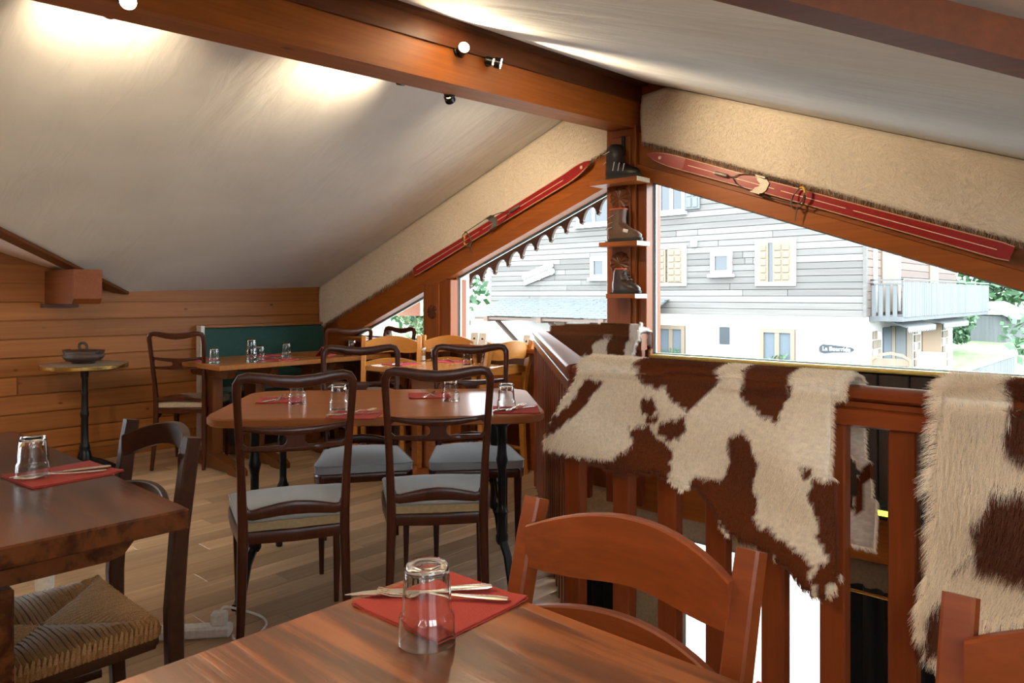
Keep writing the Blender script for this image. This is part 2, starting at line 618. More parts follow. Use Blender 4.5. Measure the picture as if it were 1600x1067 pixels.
def head(fx, fy):
    return math.atan2(-fx, fy)


def inset(poly, d):
    """inset a convex polygon given counter-clockwise or clockwise"""
    n = len(poly)
    area = sum(poly[i][0] * poly[(i + 1) % n][1] - poly[(i + 1) % n][0] * poly[i][1] for i in range(n))
    s = 1 if area > 0 else -1
    out = []
    ds = d if isinstance(d, (list, tuple)) else [d] * n
    L = []
    for i in range(n):
        (x0, y0), (x1, y1) = poly[i], poly[(i + 1) % n]
        dx, dy = x1 - x0, y1 - y0
        l = math.hypot(dx, dy)
        nx, ny = -dy / l * s, dx / l * s
        L.append((x0 + nx * ds[i], y0 + ny * ds[i], dx, dy))
    for i in range(n):
        x0, y0, ax, ay = L[i - 1]
        x1, y1, bx, by = L[i]
        det = ax * by - ay * bx
        t = ((x1 - x0) * by - (y1 - y0) * bx) / det
        out.append((x0 + ax * t, y0 + ay * t))
    return out


def inside(p, poly):
    x, y = p
    c = False
    n = len(poly)
    j = n - 1
    for i in range(n):
        xi, yi = poly[i]
        xj, yj = poly[j]
        if (yi > y) != (yj > y) and x < (xj - xi) * (y - yi) / (yj - yi) + xi:
            c = not c
        j = i
    return c

# ------------------------------------------------------------------ the room shell
G = 3.9            # inner face of the gable wall
XL = -6.05         # left knee wall
XR = 1.4
YB = -3.0


def zl(x, y=G):
    return 1.292 + 0.372 * (x + 6.076) - 0.029 * (G - y)


def zr(x, y=G):
    return 1.813 + 0.37 * (-0.566 - x) - 0.029 * (G - y)


def HL(x):
    return 1.377 + 0.372 * (x + 4.181)


def HR(x):
    return 1.903 - 0.357 * (x + 2.416)


def FL(x):
    return 0.945 + 0.371 * (x + 5.979)


def FR(x):
    return 2.084 - 0.3685 * (x + 2.289)


def slab(mb, poly, zf, th=0.12):
    n = len(poly)
    vs = [(x, y, zf(x, y)) for x, y in poly] + [(x, y, zf(x, y) + th) for x, y in poly]
    fs = [tuple(range(n)), tuple(range(2 * n - 1, n - 1, -1))] + [(i, (i + 1) % n, n + (i + 1) % n, n + i) for i in range(n)]
    return mb.add(vs, fs)


# ceiling cloth over both slopes, with the openings of the two dormers
ceil = MB()
XA = -2.626
slab(ceil, [(XL - 0.1, G + 0.1), (XL - 0.1, 2.245), (-6.05, 2.143), (-4.136, 0.2), (-6.05, -1.743), (XL - 0.1, -1.85), (XL - 0.1, YB), (XA, YB), (XA, G + 0.1)], zl)
ceil_o = struct(ceil.build('ceiling', 'ceiling_cloth', smooth=0))
cr = MB()
slab(cr, [(XA, G + 0.1), (XA, YB), (XR, YB), (XR, -3.41 if False else -2.99), (-2.09, -0.1), (XR, 3.212), (XR, G + 0.1)], zr)
struct(cr.build('ceiling_slope', 'ceiling_cloth', ceil_o, smooth=0))


def zdr(x, y):
    return 1.84 - 0.361 * (abs(y + 0.1) - 1.372)


d1 = MB()
slab(d1, [(-2.09, -0.1), (XR, -0.1), (XR, 3.212)], zdr)
slab(d1, [(-2.09, -0.1), (XR, -0.1), (XR, -3.0)], zdr)
struct(d1.build('ceiling_dormer', 'ceiling_plaster', ceil_o, smooth=0))


def zdl(x, y):
    return 1.251 - 0.337 * (abs(y - 0.2) - 1.943)


d2 = MB()
slab(d2, [(-4.136, 0.2), (-6.15, 0.2), (-6.15, 2.245)], zdl)
slab(d2, [(-4.136, 0.2), (-6.15, 0.2), (-6.15, -1.85)], zdl)
struct(d2.build('ceiling_dormer', 'ceiling_plaster', ceil_o, smooth=0))


def stick(p, q, w, h, side, down=0.0, ext=(0, 0)):
    """a straight timber from p to q: w across (along side), h high, hung by its top"""
    p, q = Vector(p), Vector(q)
    t = (q - p).normalized()
    p = p - t * ext[0]
    q = q + t * ext[1]
    s = Vector(side)
    s = (s - t * s.dot(t)).normalized()
    u = s.cross(t)
    if u.z < 0:
        u = -u
    vs = []
    for c in (p, q):
        for a, b_ in ((-1, -1), (1, -1), (1, 0), (-1, 0)):
            vs.append(c + s * (a * w / 2) + u * (b_ * h - down))
    return MB().add(vs, [(3, 2, 1, 0), (4, 5, 6, 7), (0, 1, 5, 4), (1, 2, 6, 5), (2, 3, 7, 6), (3, 0, 4, 7)])


# valley timbers of the dormers
v0, v1 = Vector((-0.646, 1.272, 1.766)), Vector((-0.24, 1.657, 1.627))
vd = (v1 - v0)
vo = Vector((0.69, -0.72, 0)) * 0.035
b_ = stick(v0 - vd * 3.2 + vo, v0 + vd * 5.0 + vo, 0.07, 0.07, (0.69, -0.72, 0), down=-0.065).build('valley_beam', 'beam_valley', smooth=0)
struct(b_)
w0, w1 = Vector((-6.05, 2.143, 1.251)), Vector((-5.047, 1.124, 1.594))
wd = w1 - w0
b_ = stick(w0, w0 + wd * 1.85, 0.09, 0.022, (0.7, 0.7, 0)).build('valley_beam', 'beam_brown', smooth=0)
struct(b_)
stub = MB()
stub.prism([(-6.05, 1.165), (-5.47, 1.165), (-5.43, 1.20), (-5.43, 1.395), (-6.05, 1.395)], 'Y', 1.617, 1.79)
stub_o = struct(stub.build('purlin_beam', 'beam_valley', smooth=0))
MB().box(-6.05, -6.0, 1.59, 1.82, 1.135, 1.165).build('bracket', 'beam_brown', stub_o, smooth=0)

# ridge beam: an orange lower timber under a darker board that follows the cloth
rb = MB()


def beam_seg(mb, x0, x1, za, zb, y0=YB, y1=G):
    vs = []
    for y in (y0, y1):
        d = 0.03 * (y - G)
        vs += [(x0, y, za + d), (x1, y, za + d), (x1, y, zb + d), (x0, y, zb + d)]
    mb.add(vs, [(3, 2, 1, 0), (4, 5, 6, 7), (0, 1, 5, 4), (1, 2, 6, 5), (2, 3, 7, 6), (3, 0, 4, 7)])


beam_seg(rb, -2.705, -2.54, 2.248, 2.41)
rb_o = struct(rb.build('ridge_beam', 'beam_orange', smooth=0))
ub = MB()
beam_seg(ub, -2.70, -2.525, 2.41, 2.60)
struct(ub.build('ridge_board', 'beam_brown', rb_o, smooth=0))
ub = MB()
beam_seg(ub, -2.53, -2.48, 2.505, 2.60)
struct(ub.build('ridge_moulding', 'beam_brown', rb_o, smooth=0))

# left knee wall: a backing with pine boards
wl = MB()
wl.prism([(YB, -0.3), (G + 0.1, -0.3), (G + 0.1, 0.75), (YB, 0.75)], 'X', XL - 0.15, XL - 0.016)
wl.prism([(0.95, 0.75), (G + 0.1, 0.75), (G + 0.1, 1.36), (2.2, 1.30), (0.95, 1.72)], 'X', XL - 0.15, XL - 0.016)
wl.prism([(YB, 0.75), (-0.6, 0.75), (-0.6, 1.75), (-1.75, 1.3), (YB, 1.25)], 'X', XL - 0.15, XL - 0.016)
wl.prism([(-0.6, 1.55), (0.95, 1.55), (0.95, 1.72), (0.2, 1.98), (-0.6, 1.75)], 'X', XL - 0.15, XL - 0.016)
wl_o = struct(wl.build('wall_left', 'pine', smooth=0))
BH = 0.131


def wall_top(y):
    if y >= 2.143:
        return zl(XL, y) + 0.012
    return 1.251 - 0.337 * (abs(y - 0.2) - 1.943) + 0.01


k = 0
z0 = 0.0
while z0 < 1.9:
    z1 = z0 + BH
    spans = [(0.97, G)] if z1 > 0.76 else [(YB + 0.4 + 0.7 * (k % 3), 0.75 + 0.35 * (k * 5 % 3)), (0.75 + 0.35 * (k * 5 % 3), G)]
    for (ya, yb) in spans:
        n = 24
        pts_t = []
        for i in range(n + 1):
            y = ya + (yb - ya) * i / n
            pts_t.append((y, min(z1 - 0.004, wall_top(y))))
        pts_t = [p for p in pts_t if p[1] > z0 + 0.004]
        if len(pts_t) < 2:
            continue
        a, c = pts_t[0][0] + 0.002, pts_t[-1][0] - 0.002
        poly = [(a, z0), (c, z0)] + [(min(max(p[0], a), c), p[1]) for p in reversed(pts_t)]
        if all(abs(p[1] - (z1 - 0.004)) < 1e-6 for p in pts_t):
            MB().box(XL - 0.016, XL, a, c, z0, z1 - 0.006, 0.004).build('plank', 'pine', wl_o, smooth=0)
        else:
            MB().prism(poly, 'X', XL - 0.016, XL).build('plank', 'pine', wl_o, smooth=0)
    z0 = z1
    k += 1
lwin = MB().ring([(-0.6, 0.75), (0.95, 0.75), (0.95, 1.55), (-0.6, 1.55)], [(-0.54, 0.81), (0.89, 0.81), (0.89, 1.49), (-0.54, 1.49)], 'X', XL - 0.1, XL + 0.01)
lwin_o = struct(lwin.build('window_6', 'post_wood', smooth=0))
MB().box(XL - 0.06, XL - 0.054, -0.55, 0.9, 0.8, 1.5).build('pane', 'window_glass', lwin_o, smooth=0)
bb = struct(MB().box(XL, XL + 0.018, YB, 2.5, 0.0, 0.09, 0.004).build('baseboard_left', 'pine', smooth=0))

# back and right walls close the room behind the photographer
wb = MB()
wb.prism([(XL - 0.15, -0.3), (XR + 0.1, -0.3), (XR + 0.1, 1.1), (XA, 2.7), (XL - 0.15, 1.4)], 'Y', YB - 0.1, YB)
struct(wb.build('wall_back', 'pine', smooth=0))
wr = MB()
for p in ([(YB, -0.3), (G + 0.1, -0.3), (G + 0.1, 1.15), (YB, 1.15)],
          [(-2.9, 1.15), (-0.9, 1.15), (-0.9, 1.98), (-0.1, 2.29), (-0.9, 1.99)],
          [(-2.9, 1.15), (-0.75, 1.15), (-0.75, 2.06)],
          [(0.75, 1.15), (3.1, 1.15), (0.75, 1.98)],
          [(-0.75, 1.90), (0.75, 1.90), (0.75, 1.98), (-0.1, 2.29), (-0.75, 2.06)]):
    wr.prism(p, 'X', XR, XR + 0.12)
struct(wr.build('wall_right', 'room_plaster', smooth=0))
dw = MB()
dw.ring([(-0.75, 1.15), (0.75, 1.15), (0.75, 1.9), (-0.75, 1.9)], [(-0.69, 1.21), (0.69, 1.21), (0.69, 1.84), (-0.69, 1.84)], 'X', XR - 0.02, XR + 0.06)
dw.box(XR, XR + 0.05, -0.03, 0.03, 1.2, 1.85)
dw_o = struct(dw.build('window_4', 'post_wood', smooth=0))
MB().box(XR + 0.02, XR + 0.026, -0.7, 0.7, 1.2, 1.85).build('pane', 'window_glass', dw_o, smooth=0)

# ---- floor with the stairwell opening
OPEN = [(-1.50, 1.99), (XR, 1.99), (XR, G), (-2.62, G), (-3.08, 3.66)]
fl = MB()
fp = [(XL - 0.1, YB), (XR + 0.1, YB), (XR + 0.1, 1.99), (-1.50, 1.99), (-3.08, 3.66), (-2.62, G), (-2.62, G + 0.1), (XL - 0.1, G + 0.1)]
fl.prism(fp, 'Z', -0.22, -0.012)
fl_o = struct(fl.build('floor', 'floor_oak', smooth=0))


def ymax(x):
    if x > -1.50:
        return 1.985
    if x > -3.08:
        return 1.985 + (-1.50 - x) * (3.66 - 1.99) / 1.58
    return G


PW = 0.128
i = 0
x = XL
while x < 0.3:
    top = min(ymax(x + 0.002), ymax(min(x + PW, 0.3)))
    y = -0.2 - (i * 0.43 % 1.1)
    while y < top:
        y2 = min(y + 1.15, top)
        if top - y2 < 0.12:
            y2 = top
        MB().box(x, x + PW - 0.0012, y, y2 - 0.0012, -0.012, 0.0, 0.0012).build('plank', 'floor_oak', fl_o, smooth=0)
        y = y2
    x += PW
    i += 1

# nosing board along the slanted edge of the opening
b_ = stick((-1.50, 1.975, 0.006), (-3.10, 3.66, 0.006), 0.09, 0.23, (0.72, 0.69, 0)).build('trim_5', 'floor_oak', smooth=0)
struct(b_)
b_ = stick((-1.52, 1.965, 0.006), (XR, 1.965, 0.006), 0.07, 0.23, (0, 1, 0)).build('trim_6', 'rail_wood', smooth=0)
struct(b_)

# ---- stairwell below the floor
sw = MB()
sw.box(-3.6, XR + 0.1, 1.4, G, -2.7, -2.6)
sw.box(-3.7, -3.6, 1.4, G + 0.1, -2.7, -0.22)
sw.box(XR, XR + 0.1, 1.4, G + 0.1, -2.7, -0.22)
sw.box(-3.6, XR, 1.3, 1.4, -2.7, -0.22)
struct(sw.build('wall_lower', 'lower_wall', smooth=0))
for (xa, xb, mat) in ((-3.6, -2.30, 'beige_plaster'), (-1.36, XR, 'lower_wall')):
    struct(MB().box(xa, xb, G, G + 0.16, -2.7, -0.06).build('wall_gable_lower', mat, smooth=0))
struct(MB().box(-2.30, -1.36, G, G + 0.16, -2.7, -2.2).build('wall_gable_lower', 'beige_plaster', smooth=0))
struct(MB().box(-2.30, -1.36, G, G + 0.16, -0.20, -0.06).build('wall_gable_lower', 'beige_plaster', smooth=0))
lw = MB()
lw.ring([(-2.30, -2.2), (-1.36, -2.2), (-1.36, -0.2), (-2.30, -0.2)], [(-2.25, -2.15), (-1.40, -2.15), (-1.40, -0.24), (-2.25, -0.24)], 'Y', G + 0.05, G + 0.11)
lw_o = struct(lw.build('window_5', 'window_white', smooth=0))
MB().box(-2.26, -1.39, G + 0.075, G + 0.081, -2.16, -0.23).build('pane', 'window_glass', lw_o, smooth=0)
struct(MB().box(-2.62, XR, G - 0.06, G + 0.16, -0.08, 0.16, 0.008).build('rim_beam', 'rake_wood', smooth=0))
# dark boards between the rim and the window sill
pb = struct(MB().box(-2.62, XR, G + 0.02, G + 0.16, 0.16, 0.84).build('wall_gable_panel', 'dark_recess', smooth=0))
x = -2.42
while x < XR - 0.05:
    MB().box(x, x + 0.136, G - 0.005, G + 0.02, 0.16, 0.835, 0.006).build('plank', 'dark_board', pb, smooth=0)
    x += 0.14
# curtains and brass rod under the rim, right of the lower window
for (xa, xb, lab) in ((-1.33, -0.35, 'black curtain hanging on the brass rod below the stairwell rim'), (-2.98, -2.62, 'narrow black curtain left of the bright lower window')):
    t = thing('curtain', lab, 'curtain', (0, 0, 0), 0)
    cu = MB()
    n = 44
    rings = []
    for zz in (-0.20, -2.5):
        row = []
        for i in range(n + 1):
            xx = xa + (xb - xa) * i / n
            row.append((xx, G - 0.07 + 0.022 * math.sin(i * 1.7) + 0.008 * math.sin(i * 0.6 + zz), zz))
        rings.append(row)
    vs = rings[0] + rings[1] + [(p[0], p[1] + 0.004, p[2]) for p in rings[0]] + [(p[0], p[1] + 0.004, p[2]) for p in rings[1]]
    m_ = n + 1
    fs = []
    for i in range(n):
        fs += [(i, i + 1, m_ + i + 1, m_ + i), (2 * m_ + i, 3 * m_ + i, 3 * m_ + i + 1, 2 * m_ + i + 1)]
    cu.add(vs, fs)
    cu.build('drape', 'dark_fabric', t, smooth=60)
rod = MB().tube([(-1.36, G - 0.115, -0.215), (0.9, G - 0.115, -0.215)], 0.008)
for xx in (-1.3, 0.8):
    rod.tube([(xx, G - 0.115, -0.215), (xx, G, -0.215)], 0.005)
tag(rod.build('curtain_rod', 'brass'), 'thin brass curtain rod above the black curtain', 'curtain rod')

# ---- gable wall
PL0, PL1 = -2.742, -2.525       # ridge post
gw = MB()
gw.prism([(-6.2, 0.86), (-5.571, 0.86), (-2.626, HL(-2.626)), (-2.626, 2.78), (-6.2, zl(-6.2) + 0.17)], 'Y', G, G + 0.045)
gw.prism([(-2.626, HR(-2.626)), (0.505, 0.86), (XR, 0.86), (XR, zr(XR) + 0.17), (-2.626, 2.78)], 'Y', G, G + 0.045)
gw.prism([(-6.2, 0.96), (-5.571, 0.96), (-2.626, HL(-2.626) + 0.1), (-2.626, 2.78), (-6.2, zl(-6.2) + 0.17)], 'Y', G + 0.045, G + 0.16)
gw.prism([(-2.626, HR(-2.626) + 0.1), (0.505, 0.96), (XR, 0.86), (XR, zr(XR) + 0.17), (-2.626, 2.78)], 'Y', G + 0.045, G + 0.16)
gw.prism([(-6.2, -0.3), (-2.62, -0.3), (-2.62, 0.86), (-6.2, 0.86)], 'Y', G, G + 0.16)
struct(gw.build('wall_gable', 'rake_wood', smooth=0))

# rake boards: a broad board under the fur and a moulding beside the glass


def rake(name, xa, xb, lo, hi, y0, y1, mat, bev=0.0):
    p = [(xa, lo(xa)), (xb, lo(xb)), (xb, hi(xb)), (xa, hi(xa))]
    return struct(MB().prism(p, 'Y', y0, y1).build(name, mat, smooth=0))


rake('trim_1', -5.75, PL0 + 0.03, lambda x: HL(x) + 0.085, lambda x: FL(x) + 0.05, G - 0.03, G, 'rake_wood')
rake('trim_2', -5.571, PL0 + 0.01, lambda x: HL(x), lambda x: HL(x) + 0.083, G - 0.055, G, 'rake_wood')
rake('trim_3', PL1 - 0.03, XR, lambda x: HR(x) + 0.085, lambda x: FR(x) + 0.05, G - 0.03, G, 'rake_wood')
rake('trim_4', PL1 - 0.01, 0.5, lambda x: HR(x), lambda x: HR(x) + 0.083, G - 0.055, G, 'rake_wood')

post = MB()
post.box(PL0, PL1, G - 0.07, G + 0.14, 0.0, 2.262, 0.006)
post_o = struct(post.build('ridge_post', 'post_wood', smooth=0))
MB().box(PL1, PL1 + 0.06, G - 0.045, G + 0.12, 0.84, 1.96, 0.004).build('post_fillet', 'post_wood', post_o, smooth=0)
MB().box(PL0 + 0.05, PL1 - 0.03, G - 0.085, G - 0.07, 0.9, 2.2, 0.004).build('post_facing', 'post_wood', post_o, smooth=0)
p2 = MB()
p2.box(-4.512, -4.325, G - 0.07, G + 0.14, 0.0, HL(-4.42) + 0.03, 0.006)
p2_o = struct(p2.build('gable_post', 'post_wood', smooth=0))
MB().box(-4.325, -4.215, G - 0.05, G + 0.12, 0.0, HL(-4.27), 0.004).build('post_fillet', 'post_wood', p2_o, smooth=0)


def rosette(x, z, r, y, par):
    mb = MB()
    n = 24
    vs = [(x, y - 0.012, z)]
    for i in range(n):
        a = 2 * PI * i / n
        rr = r * (1.0 if i % 2 else 0.80)
        vs.append((x + rr * math.cos(a), y - (0.003 if i % 2 else 0.010), z + rr * math.sin(a)))
    for i in range(n):
        a = 2 * PI * i / n
        vs.append((x + r * 1.02 * math.cos(a), y + 0.004, z + r * 1.02 * math.sin(a)))
    fs = [(0, 1 + i, 1 + (i + 1) % n) for i in range(n)] + [(1 + i, 1 + n + i, 1 + n + (i + 1) % n, 1 + (i + 1) % n) for i in range(n)]
    mb.add(vs, fs)
    o = mb.build('carved_rosette', 'beam_brown', par, smooth=0)
    return o


rosette(-4.405, 1.095, 0.058, G - 0.07, p2_o)
rosette(-2.63, 1.42, 0.075, G - 0.085, post_o)
rosette(-2.63, 1.82, 0.075, G - 0.085, post_o)
rosette(-2.63, 0.99, 0.06, G - 0.085, post_o)


def window(n, poly, sides):
    fr = MB()
    inn = inset(poly, -0.004)
    fr.ring(inset(poly, -0.035), inn, 'Y', G + 0.02, G + 0.06)
    o = struct(fr.build('window_%d' % n, 'rake_wood', smooth=0))
    in2 = inset(poly, 0.003)
    MB().ring(inn, in2, 'Y', G + 0.03, G + 0.07).build('gasket', 'gasket', o, smooth=0)
    MB().ring(in2, inset(poly, 0.011), 'Y', G + 0.045, G + 0.06).build('glazing_bead', 'spacer', o, smooth=0)
    MB().prism(in2, 'Y', G + 0.050, G + 0.055).build('pane', 'window_glass', o, smooth=0)
    return o


window(1, [(-5.571, 0.86), (-4.512, 0.86), (-4.512, HL(-4.512))], 0)
window(2, [(-4.215, 0.86), (PL0, 0.86), (PL0, HL(PL0)), (-4.215, HL(-4.215))], 0)
window(3, [(PL1 + 0.06, 0.86), (0.505, 0.86), (PL1 + 0.06, HR(PL1 + 0.06))], 0)
struct(MB().box(-5.571, PL0, G - 0.16, G + 0.02, 0.825, 0.86, 0.006).build('window_sill', 'post_wood', smooth=0))
struct(MB().tube([(PL1, G - 0.005, 0.853), (0.6, G - 0.005, 0.853)], 0.013, 10).build('window_sill', 'sill_yellow'))
struct(MB().box(PL1, 0.6, G, G + 0.09, 0.84, 0.862).build('window_sill', 'window_white', smooth=0))

# roof overhang outside the gable: soffit boards and a scalloped bargeboard
so = MB()
slab(so, [(-6.4, G + 0.16), (-6.4, 4.62), (XA, 4.62), (XA, G + 0.16)], lambda x, y: zl(x) - 0.02, 0.1)
slab(so, [(XA, G + 0.16), (XA, 4.62), (1.6, 4.62), (1.6, G + 0.16)], lambda x, y: zr(x) - 0.02, 0.1)
so_o = struct(so.build('roof_overhang', 'soffit', smooth=0))
LB = lambda x: 1.344 + 0.401 * (x + 4.721) - 0.012


def barge(sgn, xa, xb, base, mat, name):
    """upper fascia and lower scalloped strip in one rake direction"""
    up = MB().prism([(xa, base(xa) + 0.06), (xb, base(xb) + 0.06), (xb, base(xb) + 0.34), (xa, base(xa) + 0.34)], 'Y', 4.50, 4.54)
    up.build('fascia', 'soffit', so_o, smooth=0)
    pitch = 0.148
    n = int(abs(xb - xa) / pitch)
    pts = []
    for i in range(n):
        x0 = xa + (xb - xa) * i / n
        x1 = xa + (xb - xa) * (i + 1) / n
        # a tooth with three lobes, then a round bite
        w = x1 - x0
        for f, d in ((0.0, -0.052), (0.03, -0.062), (0.07, -0.058), (0.10, -0.072), (0.14, -0.058), (0.18, -0.062), (0.21, -0.052), (0.17, -0.040), (0.20, -0.030),
                     (0.27, -0.005), (0.38, 0.016), (0.52, 0.024), (0.68, 0.022), (0.82, 0.008), (0.92, -0.014), (0.99, -0.032)):
            xx = x0 + w * f
            pts.append((xx, base(xx) + d))
    pts.append((xb, base(xb) - 0.052))
    poly = pts + [(xb, base(xb) + 0.06), (xa, base(xa) + 0.06)]
    MB().prism(poly, 'Y', 4.505, 4.53).build(name, mat, so_o, smooth=0)


barge(1, -4.86, -2.70, lambda x: 1.335 + 0.392 * (x + 4.721), 'barge_wood', 'scalloped_board')
MB().box(-4.40, -4.35, 4.06, 4.18, 0.2, 1.5).build('side_board', 'soffit', so_o, smooth=0)
MB().prism([(-6.9, 1.0), (-5.4, 1.03), (-5.4, 1.5), (-6.9, 1.2)], 'Y', 4.55, 4.58).build('fascia', 'soffit', so_o, smooth=0)

# ------------------------------------------------------------------ furniture builders
def cushion_mesh(wf, wb, d, z0, z1, crown, n=12):
    """a trapezoid seat pad with a domed top"""
    mb = MB()
    vs, fs = [], []

    def xy(u, v):
        # u,v in -1..1, rounded corners
        r = 0.16
        w = (wb + (wf - wb) * (v + 1) / 2) / 2
        x, y = u * w, v * d / 2
        k = max(0.0, abs(u) - (1 - r)) / r
        q = max(0.0, abs(v) - (1 - r)) / r
        if k > 0 and q > 0:
            m_ = math.hypot(k, q)
            f = max(k, q) / m_
            x = math.copysign((1 - r + r * k * f) * w, u)
            y = math.copysign((1 - r + r * q * f) * d / 2, v)
        return x, y
    for j in range(n + 1):
        for i in range(n + 1):
            u, v = -1 + 2 * i / n, -1 + 2 * j / n
            x, y = xy(u, v)
            h = crown * (1 - abs(u) ** 3) * (1 - abs(v) ** 3)
            vs.append((x, y, z1 + h))
    for j in range(n):
        for i in range(n):
            a = j * (n + 1) + i
            fs.append((a, a + 1, a + n + 2, a + n + 1))
    rim = [i for i in range(n + 1)] + [(j + 1) * (n + 1) - 1 for j in range(1, n + 1)] + [n * (n + 1) + i for i in range(n - 1, -1, -1)] + [j * (n + 1) for j in range(n - 1, 0, -1)]
    o = len(vs)
    for i in rim:
        x, y, z = vs[i]
        vs.append((x, y, z0))
    m_ = len(rim)
    for i in range(m_):
        j = (i + 1) % m_
        fs.append((rim[i], rim[j], o + j, o + i))
    fs.append(tuple(o + i for i in range(m_)))
    mb.add(vs, fs)
    loop = [Vector(vs[i]) for i in rim]
    return mb, loop


def make_chair_a(label, pad='cushion_velvet', side='cushion_side', wd='chair_mahogany'):
    """dining chair with a yoke-shaped crest, pierced middle rail and a deep cushion; faces local +Y"""
    t = thing('dining_chair', label, 'chair')
    for s in (-1, 1):
        path = [(s * .178, -.262, 0), (s * .171, -.232, .18), (s * .166, -.212, .40), (s * .167, -.214, .48), (s * .171, -.232, .62), (s * .178, -.256, .77), (s * .184, -.276, .885), (s * .1845, -.283, .915)]
        MB().sweep(path, [.022, .029, .038, .036, .031, .028, .027, .027], [.022, .03, .036, .033, .028, .026, .027, .028], (0, 1, 0), 10, 3.2).build('leg', wd, t)
        MB().sweep([(s * .186, .185, .41), (s * .186, .188, .30), (s * .184, .197, 0)], [.036, .033, .019], [.036, .033, .019], (0, 1, 0), 8, 5).build('leg', wd, t)
    cp = [(-.1845, -.283, .905), (-.184, -.286, .932), (-.172, -.289, .951), (-.150, -.291, .956), (-.11, -.294, .951), (-.06, -.297, .941), (0, -.298, .936)]
    cp = cp + [(-x, y, z) for x, y, z in reversed(cp[:-1])]
    ch = [.028, .030, .033, .034, .037, .041, .043]
    ch = ch + ch[-2::-1]
    MB().sweep(cp, .027, ch, (0, 1, 0), 10, 3.2).build('top_rail', wd, t)
    # pierced middle rail
    sp = MB()
    ys = lambda x: -.248 - .018 * (1 - (x / .17) ** 2)
    N_ = 12
    xs = [-.173 + .346 * i / N_ for i in range(N_ + 1)]
    sp.sweep([(x, ys(x) - .008, .787 - .016 * (1 - (x / .173) ** 2)) for x in xs], .017, [.014 + .012 * (1 - (x / .173) ** 2) for x in xs], (0, 1, 0), 8, 3.5)
    sp.sweep([(x, ys(x), .716 - .002 * (1 - (x / .173) ** 2)) for x in xs], .016, [.013 + .009 * (1 - (x / .173) ** 2) for x in xs], (0, 1, 0), 8, 3.5)
    cen = [(-.062, .770), (-.040, .764), (-.030, .752), (-.028, .742), (-.031, .732), (-.042, .722), (-.062, .718), (.062, .718), (.042, .722), (.031, .732), (.028, .742), (.030, .752), (.040, .764), (.062, .770)]
    sp.prism(cen, 'Y', ys(0) - .012, ys(0) + .006)
    for s in (-1, 1):
        e = [(s * .176, .78), (s * .150, .776), (s * .164, .766), (s * .168, .752), (s * .166, .735), (s * .150, .722), (s * .176, .716)]
        sp.prism(e, 'Y', -.262, -.246)
    sp.build('middle_rail', wd, t)
    lr = [(-.168, .505), (-.155, .492), (-.135, .489), (-.10, .495), (-.05, .503), (0, .506)]
    lr = lr + [(-x, z) for x, z in reversed(lr[:-1])]
    hh = [.045, .034, .034, .038, .043, .046]
    hh = hh + hh[-2::-1]
    MB().sweep([(x, -.213 - .014 * (1 - (x / .168) ** 2), z) for x, z in lr], .020, hh, (0, 1, 0), 8, 3.5).build('lower_rail', wd, t)
    fr = MB()
    fr.sweep([(-.172, -.207, .412), (0, -.222, .412), (.172, -.207, .412)], .022, .042, (0, 1, 0), 8, 5)
    fr.sweep([(-.20, .19, .412), (.20, .19, .412)], .024, .042, (0, 1, 0), 8, 5)
    for s in (-1, 1):
        fr.sweep([(s * .172, -.20, .412), (s * .196, -.02, .412), (s * .207, .12, .412), (s * .203, .18, .412), (s * .185, .2, .412)], .026, .042, (s, 0, 0), 8, 4)
        fr.prism([(-.19, .392), (-.10, .392), (-.19, .355)], 'X', s * .165 - .008, s * .165 + .008)
    fr.build('seat_frame', wd, t)
    mb, loop = cushion_mesh(.44, .35, .41, .434, .468, .032)
    c = mb.build('cushion', pad, t, smooth=50)
    c.location = (0, -.005, 0)
    MB().tube([(p.x, p.y, p.z - .001) for p in loop], .0035, 6, closed=True).build('piping', pad, c)
    MB().prism([(-.150, .4345), (.150, .4345), (.150, .463), (-.150, .463)], 'Y', -.217, -.209).build('cushion_back', side, t, smooth=0)
    return t


def rush_seat(wf, wb, d, z, nst=17):
    """rush cords: four triangles of cords that run in from each rail to the diagonals"""
    mb = MB()
    rnd = random.Random(3)

    def P(u, v):
        w = (wb + (wf - wb) * (v + 1) / 2) / 2
        return u * w, v * d / 2
    for side in range(4):
        for k in range(nst):
            a = -1 + 2 * (k + 0.5) / nst
            dep = 1 - abs(a)
            e = 1.0
            inn = abs(a) * 0.98
            pts = []
            for (q, dz) in ((1.02, -.032), (1.035, -.012), (1.0, .004), (1 - (1 - inn) * .35, .010 + rnd.uniform(-.002, .002)), (1 - (1 - inn) * .7, .006), (inn, -.004)):
                u, v = {0: (a, q), 1: (a, -q), 2: (q, a), 3: (-q, a)}[side]
                x, y = P(u, v)
                pts.append((x + rnd.uniform(-.001, .001), y, z + dz + rnd.uniform(-.001, .001)))
            r = (wf / nst) * .54
            mb.tube(pts, [r, r, r, r * .95, r * .9, r * .7], 5)
    return mb


